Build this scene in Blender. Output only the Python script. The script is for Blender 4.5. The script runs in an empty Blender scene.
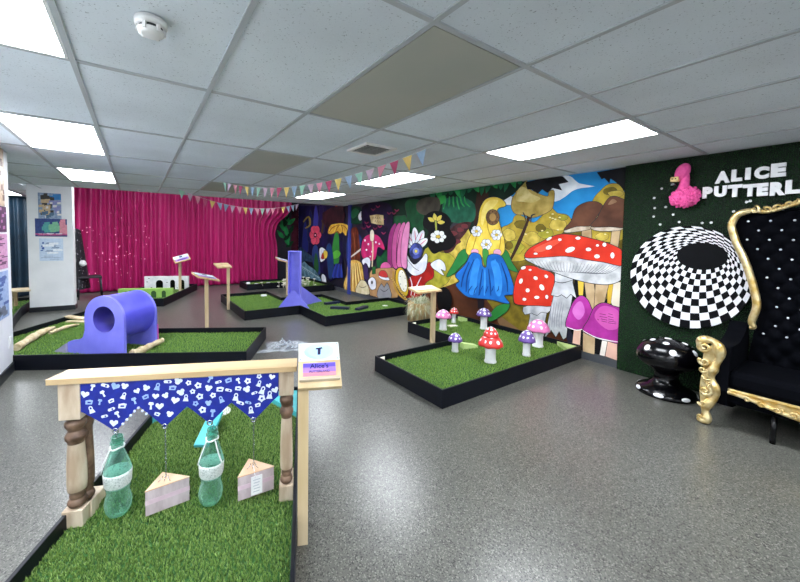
import bpy, math, random
import numpy as np
from mathutils import Vector, Matrix, Euler, noise
random.seed(7); rng = np.random.default_rng(7)
sc = bpy.context.scene
col = sc.collection
PI = math.pi; R = math.radians

# ------------------------------------------------------------------ camera
EYE = Vector((0, 0, 1.446))
FPX, CX, CY = 348.9, 369.0, 253.6
_y, _p, _r = R(33.67), R(-2.58), R(0.75)
FW = Vector((math.sin(_y)*math.cos(_p), math.cos(_y)*math.cos(_p), math.sin(_p)))
_r0 = Vector((math.cos(_y), -math.sin(_y), 0)); _u0 = _r0.cross(FW)
RT = _r0*math.cos(_r) + _u0*math.sin(_r); UP = -_r0*math.sin(_r) + _u0*math.cos(_r)
cam_d = bpy.data.cameras.new('camera'); cam = bpy.data.objects.new('camera', cam_d); col.objects.link(cam)
cam_d.sensor_width = 36; cam_d.lens = FPX*36/800
cam_d.shift_x = (400-CX)/800; cam_d.shift_y = (CY-291)/800
cam_d.clip_start = 0.05
M = Matrix((RT, UP, -FW)).transposed().to_4x4(); M.translation = EYE
cam.matrix_world = M
sc.camera = cam

# ------------------------------------------------------------------ world, exposure
sc.view_settings.view_transform = 'Standard'; sc.view_settings.look = 'None'
sc.view_settings.gamma = 1; sc.view_settings.use_curve_mapping = False
sc.view_settings.exposure = 0.5
PANEL_LIGHT = 22.0           # strength of the ceiling light diffusers
w = bpy.data.worlds.new('world'); sc.world = w; w.use_nodes = True
w.node_tree.nodes['Background'].inputs[0].default_value = (0.86, 0.93, 1.0, 1)
w.node_tree.nodes['Background'].inputs[1].default_value = 1.1   # even ambient fill added to brighten the open room; no window is modelled

# ------------------------------------------------------------------ materials
def lin(h):
    if isinstance(h, str):
        h = h.lstrip('#'); c = [int(h[i:i+2], 16)/255 for i in (0, 2, 4)]
    else: c = list(h)
    return tuple(x/12.92 if x <= .04045 else ((x+.055)/1.055)**2.4 for x in c) + (1,)
MATS = {}
def mat(name, c1, c2=None, scale=8, rough=.6, metal=0, bump=0, spec=.5, detail=4, stretch=None, emit=0, coat=0, lo=.35, hi=.65, bscale=None, sheen=0):
    if name in MATS: return MATS[name]
    m = bpy.data.materials.new(name); m.use_nodes = True; nt = m.node_tree; N = nt.nodes; L = nt.links
    b = N['Principled BSDF']
    b.inputs['Roughness'].default_value = rough; b.inputs['Metallic'].default_value = metal
    b.inputs['Specular IOR Level'].default_value = spec
    if coat: b.inputs['Coat Weight'].default_value = coat; b.inputs['Coat Roughness'].default_value = .08
    if sheen: b.inputs['Sheen Weight'].default_value = sheen; b.inputs['Sheen Tint'].default_value = lin(c1)
    tc = N.new('ShaderNodeTexCoord'); mp = N.new('ShaderNodeMapping')
    L.new(tc.outputs['Object'], mp.inputs['Vector'])
    if stretch: mp.inputs['Scale'].default_value = stretch
    nz = N.new('ShaderNodeTexNoise'); nz.inputs['Scale'].default_value = scale; nz.inputs['Detail'].default_value = detail
    L.new(mp.outputs[0], nz.inputs['Vector'])
    rp = N.new('ShaderNodeValToRGB'); rp.color_ramp.elements[0].position = lo; rp.color_ramp.elements[1].position = hi
    if c2 is None:
        a = lin(c1); c2c = tuple(x*.82 for x in a[:3]) + (1,)
    else: c2c = lin(c2)
    rp.color_ramp.elements[0].color = c2c; rp.color_ramp.elements[1].color = lin(c1)
    L.new(nz.outputs[0], rp.inputs[0]); L.new(rp.outputs[0], b.inputs['Base Color'])
    if emit:
        L.new(rp.outputs[0], b.inputs['Emission Color']); b.inputs['Emission Strength'].default_value = emit
    if bump:
        bp = N.new('ShaderNodeBump'); bp.inputs['Strength'].default_value = bump; bp.inputs['Distance'].default_value = .01
        n2 = nz
        if bscale:
            n2 = N.new('ShaderNodeTexNoise'); n2.inputs['Scale'].default_value = bscale; L.new(mp.outputs[0], n2.inputs['Vector'])
        L.new(n2.outputs[0], bp.inputs['Height']); L.new(bp.outputs[0], b.inputs['Normal'])
    MATS[name] = m; return m

def speckle(name, base, dark, light, sc1, rough, coat=0, bump=0, dthr=.36, lthr=.66, chips=False):
    m = bpy.data.materials.new(name); m.use_nodes = True; nt = m.node_tree; N = nt.nodes; L = nt.links
    b = N['Principled BSDF']; b.inputs['Roughness'].default_value = rough
    tc = N.new('ShaderNodeTexCoord')
    nz = N.new('ShaderNodeTexNoise'); nz.inputs['Scale'].default_value = sc1; nz.inputs['Detail'].default_value = 2
    L.new(tc.outputs['Object'], nz.inputs['Vector']); fac = nz.outputs[0]
    if chips:
        vo = N.new('ShaderNodeTexVoronoi'); vo.inputs['Scale'].default_value = sc1; L.new(tc.outputs['Object'], vo.inputs['Vector']); fac = vo.outputs['Color']
    rp = N.new('ShaderNodeValToRGB'); e = rp.color_ramp.elements
    e[0].position = dthr; e[0].color = lin(dark); e[1].position = lthr+.04; e[1].color = lin(light)
    x = e.new(dthr+.08); x.color = lin(base); x = e.new(lthr-.06); x.color = lin(base)
    L.new(fac, rp.inputs[0])
    n3 = N.new('ShaderNodeTexNoise'); n3.inputs['Scale'].default_value = 1.3; n3.inputs['Detail'].default_value = 3
    L.new(tc.outputs['Object'], n3.inputs['Vector'])
    mr = N.new('ShaderNodeMapRange'); mr.inputs[1].default_value = .3; mr.inputs[2].default_value = .7; mr.inputs[3].default_value = .9; mr.inputs[4].default_value = 1.08
    L.new(n3.outputs[0], mr.inputs[0])
    mx = N.new('ShaderNodeMix'); mx.data_type = 'RGBA'; mx.blend_type = 'MULTIPLY'; mx.inputs[0].default_value = 1
    L.new(rp.outputs[0], mx.inputs[6]); L.new(mr.outputs[0], mx.inputs[7])
    L.new(mx.outputs[2], b.inputs['Base Color'])
    if bump:
        bp = N.new('ShaderNodeBump'); bp.inputs['Strength'].default_value = bump; bp.inputs['Distance'].default_value = .004
        L.new(nz.outputs[0], bp.inputs['Height']); L.new(bp.outputs[0], b.inputs['Normal'])
    MATS[name] = m; return m

def turf_mat(name, dark, mid, light):
    m = bpy.data.materials.new(name); m.use_nodes = True; N = m.node_tree.nodes; L = m.node_tree.links
    b = N['Principled BSDF']; b.inputs['Roughness'].default_value = .55; b.inputs['Specular IOR Level'].default_value = .3
    at = N.new('ShaderNodeAttribute'); at.attribute_name = 'tone'
    rp = N.new('ShaderNodeValToRGB'); e = rp.color_ramp.elements
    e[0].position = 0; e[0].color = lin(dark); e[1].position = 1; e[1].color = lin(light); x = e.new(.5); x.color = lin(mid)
    L.new(at.outputs['Fac'], rp.inputs[0]); L.new(rp.outputs[0], b.inputs['Base Color'])
    MATS[name] = m; return m

def glassy(name, tint, alpha=.35, rough=.08):
    m = bpy.data.materials.new(name); m.use_nodes = True; N = m.node_tree.nodes; L = m.node_tree.links
    N.remove(N['Principled BSDF']); o = N['Material Output']
    t = N.new('ShaderNodeBsdfTransparent'); t.inputs[0].default_value = lin(tint)
    g = N.new('ShaderNodeBsdfPrincipled'); g.inputs['Base Color'].default_value = lin(tint); g.inputs['Roughness'].default_value = rough
    lw = N.new('ShaderNodeLayerWeight'); lw.inputs[0].default_value = .35
    nz = N.new('ShaderNodeTexNoise'); nz.inputs['Scale'].default_value = 25
    ma = N.new('ShaderNodeMath'); ma.operation = 'MULTIPLY_ADD'; ma.inputs[1].default_value = .6; ma.inputs[2].default_value = alpha - .12
    mb = N.new('ShaderNodeMath'); mb.operation = 'MULTIPLY_ADD'; mb.inputs[1].default_value = .25; mb.use_clamp = True
    L.new(lw.outputs['Facing'], ma.inputs[0]); L.new(nz.outputs[0], mb.inputs[0]); L.new(ma.outputs[0], mb.inputs[2])
    mx = N.new('ShaderNodeMixShader'); L.new(mb.outputs[0], mx.inputs[0]); L.new(t.outputs[0], mx.inputs[1]); L.new(g.outputs[0], mx.inputs[2])
    L.new(mx.outputs[0], o.inputs['Surface']); MATS[name] = m; return m

black_ply = mat('black_painted_ply', '#0a0e18', '#070a11', 5, rough=.45, spec=.25)
pine = mat('pale_pine', '#d0b88c', '#b89464', 9, rough=.55, stretch=(1, 1, .12), bump=.05)
pine_x = mat('pale_pine_long', '#c8b088', '#a5865a', 7, rough=.5, stretch=(.12, 1, 1), bump=.05)
pine_light = mat('light_pine', '#d2bf9c', '#b89f74', 9, rough=.55, stretch=(1, 1, .12))
white_wall = mat('white_wall_paint', '#e6e7e8', '#dcdedf', 3, rough=.6)
tile_mat = speckle('ceiling_tile', '#e0e8ef', '#979fa6', '#e6eef5', 120, .9, dthr=.27, lthr=.7)
grid_mat = mat('ceiling_grid_metal', '#b4b9bd', '#adb2b6', 3, rough=.5)
floor_mat = speckle('speckled_vinyl', '#565650', '#282825', '#7b7b73', 190, .3, dthr=.22, lthr=.78, chips=True)
skirt_mat = mat('dark_skirting', '#23262c', '#1b1e23', 4, rough=.4)
brown_panel = mat('brown_board', '#aeb0a6', '#b8b6ab', 1.2, rough=.8)
white_plastic = mat('white_plastic', '#e8e8e6', '#dcdcda', 6, rough=.4)
white_paint = mat('white_paint', '#efefef', '#dfdfe2', 12, rough=.5)
black_gloss = mat('black_gloss', '#050508', '#030305', 4, rough=.18, spec=.35)
black_velvet = mat('black_velvet', '#030408', '#05060b', 30, rough=.85, spec=.05)
gold = mat('gold_paint', '#ead9a8', '#c9a65c', 18, rough=.28, metal=.7, bump=.15)
crystal = mat('crystal_button', '#f2f4fa', '#c9cede', 60, rough=.1, metal=.3)
purple = mat('violet_paint', '#5c5be0', '#5150d2', 5, rough=.35)
lilac = mat('lilac_paint', '#8080ea', '#7474e0', 5, rough=.4)
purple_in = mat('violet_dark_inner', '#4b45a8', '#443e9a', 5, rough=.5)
pinkpaint = mat('hot_pink_paint', '#d94ab0', '#c93aa0', 6, rough=.4)
emit_white = mat('light_diffuser', '#f4f9ff', '#f0f6ff', 2, rough=.5, emit=PANEL_LIGHT)
steel = mat('bright_steel', '#b9bdc4', '#9da2aa', 20, rough=.25, metal=1)
blue_fabric = mat('royal_blue_fabric', '#0c2490', '#091c80', 30, rough=.8)
print_white = mat('white_print', '#dfe6f4', '#c8d4ec', 40, rough=.8)
print_pale = mat('pale_blue_print', '#9fb8e6', '#86a4dc', 40, rough=.8)
teal_paint = mat('turquoise_paint', '#4fb9bf', '#43aab2', 8, rough=.45)
lime_paint = mat('pale_lime_paint', '#c4dc93', '#b6d07f', 8, rough=.5)
cream_paint = mat('cream_paint', '#ece8d8', '#dfdac6', 8, rough=.5)
turf_a = turf_mat('green_turf', '#2a4413', '#84a652', '#d2e2a2')
turf_b = turf_mat('fine_green_turf', '#4a6f22', '#87a94c', '#b6cf78')
turf_w = turf_mat('dark_wall_turf', '#0b3210', '#226424', '#3c8630')
turf_base = mat('turf_backing', '#2c5a20', '#24491a', 40, rough=.9)
turf_base_w = mat('wall_turf_backing', '#0a1f0e', '#07170a', 40, rough=.9)

# ------------------------------------------------------------------ mesh builder
class MB:
    def __init__(s): s.v = []; s.f = []; s.m = []; s.s = []
    def add(s, vs, fs, mi=0, smooth=False):
        o = len(s.v); s.v += [tuple(v) for v in vs]
        for f in fs: s.f.append([o+i for i in f]); s.m.append(mi); s.s.append(smooth)
    def box(s, x0, x1, y0, y1, z0, z1, mi=0, mx=None):
        vs = [Vector((x, y, z)) for z in (z0, z1) for y in (y0, y1) for x in (x0, x1)]
        if mx: vs = [mx @ v for v in vs]
        s.add(vs, [(0,2,3,1),(4,5,7,6),(0,1,5,4),(2,6,7,3),(0,4,6,2),(1,3,7,5)], mi); return s
    def prism(s, poly, h, fn=lambda x, y, z: (x, y, z), mi=0, z0=0, mside=None):
        n = len(poly); a = sum(poly[i][0]*poly[(i+1) % n][1]-poly[(i+1) % n][0]*poly[i][1] for i in range(n))
        if a < 0: poly = poly[::-1]
        vs = [fn(x, y, z0) for x, y in poly] + [fn(x, y, z0+h) for x, y in poly]
        s.add(vs, [list(range(n))[::-1], list(range(n, 2*n))], mi)
        s.add(vs, [(i, (i+1) % n, n+(i+1) % n, n+i) for i in range(n)], mi if mside is None else mside); return s
    def lathe(s, prof, n=24, mx=None, mi=0, smooth=True, sx=1, sy=1, mis=None):
        rows = []
        vs = []
        for r, z in prof:
            if r < 1e-6: rows.append([len(vs)]); vs.append(Vector((0, 0, z)))
            else:
                rows.append(list(range(len(vs), len(vs)+n)))
                vs += [Vector((r*sx*math.cos(2*PI*k/n), r*sy*math.sin(2*PI*k/n), z)) for k in range(n)]
        if mx: vs = [mx @ v for v in vs]
        o = len(s.v); s.v += [tuple(v) for v in vs]
        for i in range(len(rows)-1):
            A, B = rows[i], rows[i+1]; m_ = mis[i] if mis else mi
            for k in range(n):
                k2 = (k+1) % n
                if len(A) == 1 and len(B) == 1: continue
                if len(A) == 1: f = [A[0], B[k2], B[k]]
                elif len(B) == 1: f = [A[k], A[k2], B[0]]
                else: f = [A[k], A[k2], B[k2], B[k]]
                s.f.append([o+q for q in f]); s.m.append(m_); s.s.append(smooth)
        return s
    def sphere(s, c, r, n=16, m=10, mi=0, mx=None, wob=0):
        if not hasattr(r, '__len__'): r = (r, r, r)
        prof = [(math.sin(PI*i/m) if 0 < i < m else 0, -math.cos(PI*i/m)) for i in range(m+1)]
        T = Matrix.Translation(c) @ (mx or Matrix()) @ Matrix.Diagonal((*r, 1))
        o = len(s.v); s.lathe(prof, n, T, mi)
        if wob:
            c = Vector(c)
            for i in range(o, len(s.v)):
                v = Vector(s.v[i]); d = v-c; k = 1+wob*noise.noise(v*45); s.v[i] = tuple(c+d*k)
        return s
    def tube(s, pts, rad, n=8, mi=0, caps=True, smooth=True, flat=1):
        pts = [Vector(p) for p in pts]; k = len(pts)
        if not hasattr(rad, '__len__'): rad = [rad]*k
        o = len(s.v); prev = None
        for i, p in enumerate(pts):
            t = (pts[min(i+1, k-1)]-pts[max(i-1, 0)]).normalized()
            if prev is None:
                a = t.cross(Vector((0, 0, 1)))
                if a.length < .05: a = t.cross(Vector((1, 0, 0)))
            else: a = prev - t*prev.dot(t)
            a.normalize(); prev = a; b = t.cross(a)
            s.v += [tuple(p + (a*math.cos(2*PI*j/n) + b*math.sin(2*PI*j/n)*flat)*rad[i]) for j in range(n)]
        for i in range(k-1):
            for j in range(n):
                j2 = (j+1) % n
                s.f.append([o+i*n+j, o+i*n+j2, o+(i+1)*n+j2, o+(i+1)*n+j]); s.m.append(mi); s.s.append(smooth)
        if caps:
            s.f.append([o+j for j in range(n)][::-1]); s.m.append(mi); s.s.append(False)
            s.f.append([o+(k-1)*n+j for j in range(n)]); s.m.append(mi); s.s.append(False)
        return s
    def build(s, name, mats, parent=None, loc=None, rotz=0, bevel=0, solid=0):
        me = bpy.data.meshes.new(name); me.from_pydata(s.v, [], s.f)
        if not isinstance(mats, (list, tuple)): mats = [mats]
        for m in mats: me.materials.append(m)
        me.polygons.foreach_set('material_index', s.m); me.polygons.foreach_set('use_smooth', s.s); me.update()
        o = bpy.data.objects.new(name, me); col.objects.link(o)
        if parent: o.parent = parent
        if loc is not None: o.location = loc
        o.rotation_euler.z = rotz
        if solid:
            q = o.modifiers.new('s', 'SOLIDIFY'); q.thickness = solid; q.offset = 0
        if bevel:
            q = o.modifiers.new('b', 'BEVEL'); q.width = bevel; q.segments = 2; q.limit_method = 'ANGLE'
        return o
def tag(o, label, cat, group=None):
    o['label'] = label; o['category'] = cat
    if group: o['group'] = group
    return o
def thing(name, label, cat, loc=(0, 0, 0), rotz=0, group=None):
    o = bpy.data.objects.new(name, None); col.objects.link(o); o.location = loc; o.rotation_euler.z = rotz
    o.empty_display_size = .1
    return tag(o, label, cat, group)
def struct(name, mb, m, **k):
    o = mb.build(name, m, **k); o['kind'] = 'structure'; return o
def smooth_poly(pts, n=4, closed=True):
    out = []; k = len(pts)
    for i in range(k if closed else k-1):
        if closed: p0, p1, p2, p3 = pts[i-1], pts[i], pts[(i+1) % k], pts[(i+2) % k]
        else: p0, p1, p2, p3 = pts[max(i-1, 0)], pts[i], pts[i+1], pts[min(i+2, k-1)]
        for q in range(n):
            t = q/n
            out.append(tuple(.5*(2*p1[c]+(p2[c]-p0[c])*t+(2*p0[c]-5*p1[c]+4*p2[c]-p3[c])*t*t+(3*p1[c]-p0[c]-3*p2[c]+p3[c])*t**3) for c in range(len(p1))))
    if not closed: out.append(tuple(pts[-1]))
    return out
def inside(poly, x, y):
    r = np.zeros(len(x), bool); n = len(poly)
    for i in range(n):
        x0, y0 = poly[i]; x1, y1 = poly[(i+1) % n]
        if y0 == y1: continue
        c = ((y0 > y) != (y1 > y)) & (x < (x1-x0)*(y-y0)/(y1-y0)+x0); r ^= c
    return r
def inset(poly, d):
    n = len(poly); out = []
    for i in range(n):
        a, b, c = Vector(poly[i-1]), Vector(poly[i]), Vector(poly[(i+1) % n])
        e1 = (b-a).normalized(); e2 = (c-b).normalized()
        n1 = Vector((-e1.y, e1.x)); n2 = Vector((-e2.y, e2.x))
        q = (n1+n2); q = q/max(.3, 1+n1.dot(n2))
        out.append(tuple(b+q*d))
    return out
def blades(name, poly, spacing, h, wd, m, z, parent=None, wall=False, loc=None, rotz=0, lean=.6, per=3):
    P = np.array(poly); x0, y0 = P.min(0); x1, y1 = P.max(0)
    gx, gy = np.meshgrid(np.arange(x0, x1, spacing), np.arange(y0, y1, spacing)); gx = gx.ravel(); gy = gy.ravel()
    gx = gx + rng.uniform(-.3, .3, len(gx))*spacing; gy = gy + rng.uniform(-.3, .3, len(gy))*spacing
    k = inside(poly, gx, gy); gx = np.repeat(gx[k], per); gy = np.repeat(gy[k], per); n = len(gx)
    a = rng.uniform(0, 2*PI, n); hh = h*rng.uniform(.6, 1.2, n); l = lean*hh*rng.uniform(.2, 1, n); b = rng.uniform(0, 2*PI, n)
    bx = gx+rng.uniform(-.25, .25, n)*spacing; by = gy+rng.uniform(-.25, .25, n)*spacing
    V = np.zeros((n, 3, 3))
    V[:, 0] = np.stack([bx-np.cos(a)*wd/2, by-np.sin(a)*wd/2, np.full(n, z)], 1)
    V[:, 1] = np.stack([bx+np.cos(a)*wd/2, by+np.sin(a)*wd/2, np.full(n, z)], 1)
    V[:, 2] = np.stack([bx+np.cos(b)*l, by+np.sin(b)*l, z+hh], 1)
    if wall: V = np.stack([-V[:, :, 2], V[:, :, 0], V[:, :, 1]], -1)
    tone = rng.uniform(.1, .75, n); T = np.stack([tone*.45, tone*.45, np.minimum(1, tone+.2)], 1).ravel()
    bz = MB(); 
    me = bpy.data.meshes.new(name)
    base = [(-z+.0, p[0], p[1]) if wall else (p[0], p[1], z) for p in poly]; nb = len(base)
    me.vertices.add(n*3+nb); me.vertices.foreach_set('co', np.concatenate([V.reshape(-1), np.array(base).ravel()]))
    bl = list(range(n*3, n*3+nb))
    me.loops.add(n*3+nb); me.polygons.add(n+1)
    me.loops.foreach_set('vertex_index', np.concatenate([np.arange(n*3), np.array(bl)]).astype(np.int32))
    me.polygons.foreach_set('loop_start', np.concatenate([np.arange(n)*3, [n*3]]).astype(np.int32))
    mi = np.zeros(n+1, np.int32); mi[-1] = 1
    me.polygons.foreach_set('material_index', mi)
    at = me.attributes.new('tone', 'FLOAT', 'POINT'); at.data.foreach_set('value', np.concatenate([T, np.zeros(nb)]).astype(np.float32))
    me.materials.append(m); me.materials.append(turf_base_w if wall else turf_base)
    me.update(calc_edges=True); me.validate()
    o = bpy.data.objects.new(name, me); col.objects.link(o)
    if parent: o.parent = parent
    if loc is not None: o.location = loc
    o.rotation_euler.z = rotz
    return o
def hit(px, py, ax, v):
    d = FW + RT*((px-CX)/FPX) - UP*((py-CY)/FPX); return EYE + d*((v-EYE[ax])/d[ax])
class Frame:                                        # a frame turned in plan: x along p, y along a
    def __init__(s, deg): s.r = R(deg); s.p = Vector((math.cos(s.r), -math.sin(s.r))); s.a = Vector((math.sin(s.r), math.cos(s.r))); s.rz = -s.r
    def w(s, x, y, z=0): q = s.p*x+s.a*y; return Vector((q.x, q.y, z))
F0 = Frame(23); F6 = Frame(28.5); F5 = Frame(23)

# ------------------------------------------------------------------ room shell
WX = 4.555; CZ = 2.275; YB = 11.15; CE = 8.06
gx = lambda i: -.242+.6*i
gy = lambda j: 2.211+1.2*j
struct('floor', MB().box(-6, 5, -4, 12, -.05, 0), floor_mat)
mb = MB(); mb.box(-6, 5, -4, CE, CZ+.004, CZ+.08); mb.box(-6, gx(-2)-.2, CE, YB+.2, CZ+.004, CZ+.08)
struct('ceiling', mb, tile_mat)
mb = MB()
for i in range(-9, 10):
    y1 = CE if i > -2 else YB
    if gx(i) < WX+.2: mb.box(gx(i)-.012, gx(i)+.012, -4, y1, CZ-.004, CZ+.006)
for j in range(-5, 8):
    x1 = WX+.1 if gy(j) < CE else gx(-2)-.2
    mb.box(-6, x1, gy(j)-.012, gy(j)+.012, CZ-.0035, CZ+.006)
mb.box(gx(-2)-.2, WX+.1, CE-.02, CE, CZ-.004, CZ+.08)
struct('trim_1', mb, grid_mat)
mb = MB(); mb.box(gx(-2)-.2, WX+.3, CE-.1, CE, CZ+.081, 3.1); mb.box(gx(-2)-.3, gx(-2)-.2, CE-.1, YB+.2, CZ+.081, 3.1)
mb.box(gx(-2)-.3, WX+.3, CE-.1, YB+.2, 3.1, 3.16)
struct('trim_2', mb, mat('upper_void', '#b9bcc0', '#aeb1b5', 2, rough=.8))
struct('wall_back', MB().box(-6, 5, YB, YB+.1, 0, 3.1), mat('dark_back_wall', '#14101c', '#0d0a14', 3, rough=.7))
struct('wall_right', MB().box(WX, WX+.12, -4, YB, 0, 3.1), white_wall)
struct('wall_left', MB().box(-1.3, -1.1, .2, 5.11, 0, CZ), white_wall, bevel=.006)
mb = MB(); mb.box(-1.1, -1.088, .2, 5.122, 0, .1); mb.box(-1.3, -1.088, 5.11, 5.122, 0, .1)
struct('baseboard_left', mb, skirt_mat)
mb = MB().box(-.32, .32, -.09, .09, 0, 3.0)
colr = struct('column_1', mb, white_wall, loc=(-1.32, 8.76, 0), rotz=R(-4), bevel=.008)
struct('baseboard_column', MB().box(-.328, .328, -.098, .098, 0, .09), skirt_mat, loc=(-1.32, 8.76, 0), rotz=R(-4))
struct('baseboard_right', MB().box(WX-.022, WX, 1.68, YB, 0, .095), mat('grey_skirting', '#4c4f54', '#43464b', 4, rough=.4))
TY = 1.675
wt = blades('wall_turf', [(-2.5, .0), (TY, .0), (TY, CZ), (-2.5, CZ)], .0145, .017, .006, turf_w, -(WX-.05), wall=True)
wt['kind'] = 'structure'
struct('trim_3', MB().box(WX-.05, WX-.001, TY-.006, TY, .0, CZ), mat('turf_edge', '#0c2411', '#091b0d', 20, rough=.8))

# ceiling lights, bare boards, vent, detectors
def cell_box(i, j): return gx(i)+.014, gx(i+1)-.014, gy(j)+.014, gy(j+1)-.014
def ceiling_light(i, j, label, z=CZ):
    x0, x1, y0, y1 = cell_box(i, j); t = thing('ceiling_light', label, 'light', ((x0+x1)/2, (y0+y1)/2, z), group='recessed ceiling lights')
    a, b = (x1-x0)/2, (y1-y0)/2
    MB().box(-a+.012, a-.012, -b+.012, b-.012, -.003, .001).build('diffuser', emit_white, t)
    f = MB(); f.box(-a, a, -b, -b+.012, -.006, .002); f.box(-a, a, b-.012, b, -.006, .002)
    f.box(-a, -a+.012, -b+.012, b-.012, -.006, .002); f.box(a-.012, a, -b+.012, b-.012, -.006, .002)
    f.build('frame', white_plastic, t); return t
ceiling_light(-1, -1, 'recessed ceiling light in the top left corner, nearest the smoke detector')
ceiling_light(-1, 1, 'second recessed light of the left row, between the corner light and the column')
ceiling_light(-1, 3, 'small looking recessed light above the white column and the pink curtain')
ceiling_light(-4, 6, 'recessed light seen in the gap left of the white column')
ceiling_light(5, -1, 'long recessed light nearest the pink flamingo and the painted sky')
ceiling_light(5, 1, 'recessed light behind the right end of the longer bunting')
ceiling_light(5, 3, 'farthest recessed light, behind the middle of the bunting near the mural')
for i, j in ((0, 5), (4, 5)): ceiling_light(i, j, 'added light panel, out of view above the back of the room, brightening the curtain', 3.095)  # unseen panels added in the upper void to brighten the pink curtain
for i, j in ((-1, -3), (2, -3), (5, -3)): ceiling_light(i, j, 'recessed ceiling light behind the viewer')
for i, j, lb in ((2, -1, 'large grey brown blank board in the ceiling between the bright panels'), (2, 1, 'middle grey brown ceiling board above the bunting'), (2, 3, 'farthest brown ceiling board, half behind the bunting flags')):
    x0, x1, y0, y1 = cell_box(i, j)
    tag(MB().box(-(x1-x0)/2+.004, (x1-x0)/2-.004, -(y1-y0)/2+.004, (y1-y0)/2-.004, -.002, .003).build('ceiling_board', brown_panel, loc=((x0+x1)/2, (y0+y1)/2, CZ)), lb, 'ceiling panel', 'brown ceiling boards')
t = thing('air_vent', 'square white louvred air vent set in a ceiling tile', 'vent', (1.84, 2.74, CZ))
f = MB()
for s in (-1, 1): f.box(-.17, .17, s*.155-.015, s*.155+.015, -.014, .002); f.box(s*.155-.015, s*.155+.015, -.14, .14, -.014, .002)
f.build('frame', white_plastic, t); MB().box(-.15, .15, -.15, .15, -.002, .001).build('duct', mat('vent_dark', '#1a1c20', '#121418', 5), t)
for k in range(7):
    a = MB(); y = -.12+.04*k; L_ = .14-abs(y)*.2
    a.box(-L_, L_, -.013, .013, -.001, .001, mx=Matrix.Translation((0, y, -.008)) @ Matrix.Rotation(R(35), 4, 'X')); a.build('louvre', white_plastic, t)
def detector(x, y, s, label):
    t = thing('smoke_detector', label, 'smoke detector', (x, y, CZ))
    MB().lathe([(0, 0), (.056*s, 0), (.056*s, -.02*s), (.05*s, -.026*s), (0, -.026*s)], 28).build('base', white_plastic, t)
    MB().lathe([(.04*s, -.02*s), (.042*s, -.04*s), (0, -.04*s)], 24).build('sensor_mesh', mat('dark_mesh', '#22252a', '#15171b', 40), t)
    MB().lathe([(.047*s, -.038*s), (.044*s, -.05*s), (.03*s, -.057*s), (0, -.058*s)], 24).build('cap', white_plastic, t)
    for k in range(6): MB().box(.039*s, .05*s, -.006*s, .006*s, -.05*s, -.02*s, mx=Matrix.Rotation(k*PI/3, 4, 'Z')).build('fin', white_plastic, t)
detector(.058, 1.633, 1, 'white round smoke detector on the ceiling at the upper left')
detector(.056, 7.68, .7, 'small white ceiling detector just in front of the pink curtain')

# ------------------------------------------------------------------ curtains
def curtain(name, label, x0, x1, y, zt, m, folds, tie=0):
    nx, nz = folds*10, 40; vs = []; fs = []
    for j in range(nz+1):
        v = j/nz; z = .02+(zt-.02)*v
        for i in range(nx+1):
            u = i/nx; ph = u*folds*2*PI + 2.2*math.sin(u*23+1) + .8*noise.noise(Vector((u*20, v*1.5, 3)))
            amp = (.05+.025*noise.noise(Vector((u*15, v*2, 1))))*(.55+.45*min(1, (1-v)*3+.25))
            x = x0+(x1-x0)*u; yy = y+amp*math.sin(ph)+.035*noise.noise(Vector((u*5, v*1.2, 7)))
            if tie:
                g = math.exp(-((z-1.72)/.34)**2)*(1 if z < 1.72 else 1); d = max(0, u-.8)/.2
                low = .0 if z > 1.72 else -.10*min(1, (1.72-z)/.25)
                x += d*(-.30*g*.5 + low*1.0 + (-.16 if z < 1.72 else -.16*math.exp(-((z-1.72)/.3)**2))) ; yy -= d*.05*g
                if z > 1.95: x += d*.22*min(1, (z-1.95)/.4)
            vs.append((x, yy, z))
    for j in range(nz):
        for i in range(nx): a = j*(nx+1)+i; fs.append((a, a+1, a+nx+2, a+nx+1))
    b = MB(); b.add(vs, fs, 0, True); o = b.build(name, m, solid=.004); return tag(o, label, 'curtain')
pinkc = mat('magenta_drape', '#b51f66', '#9a1755', 9, rough=.42, sheen=.4, spec=.4, stretch=(1, 1, .06))
curtain('stage_curtain', 'wide magenta pink pleated curtain covering the back of the room', -1.55, 3.98, 10.9, 2.85, pinkc, 34, tie=1)
curtain('dark_curtain', 'dark teal curtain in the gap left of the white column', -4.6, -1.75, 10.95, CZ-.01, mat('teal_drape', '#08293c', '#051b29', 3, rough=.6, sheen=.2), 16)
t = thing('fairy_lights', 'tiny pink white light dots scattered over the left half of the curtain', 'fairy lights', (0, 10.77, 1))
bm_ = mat('fairy_bulb', '#f7b8cf', '#ee9dbd', 5, emit=1.1)
rs = random.Random(4)
for k in range(64):
    px = rs.gauss(112, 22); py = rs.gauss(252, 17)
    if not (82 < px < 185 and 205 < py < 283): continue
    p = hit(px, py, 1, 10.765); p.z = max(.12, p.z)
    MB().sphere((p.x, p.y-10.77, p.z-1), .0085*rs.uniform(.6, 1.3), 6, 4).build('bulb', bm_, t)
vs_ = [(-.9+.15*math.sin(k*2.1)+k*.05, .06, 1.1-.85*abs(math.sin(k*.9))) for k in range(26)]
MB().tube(vs_, .002, 4).build('wire', mat('thin_wire', '#7a1b40', '#6a1536', 5), t)

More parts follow.
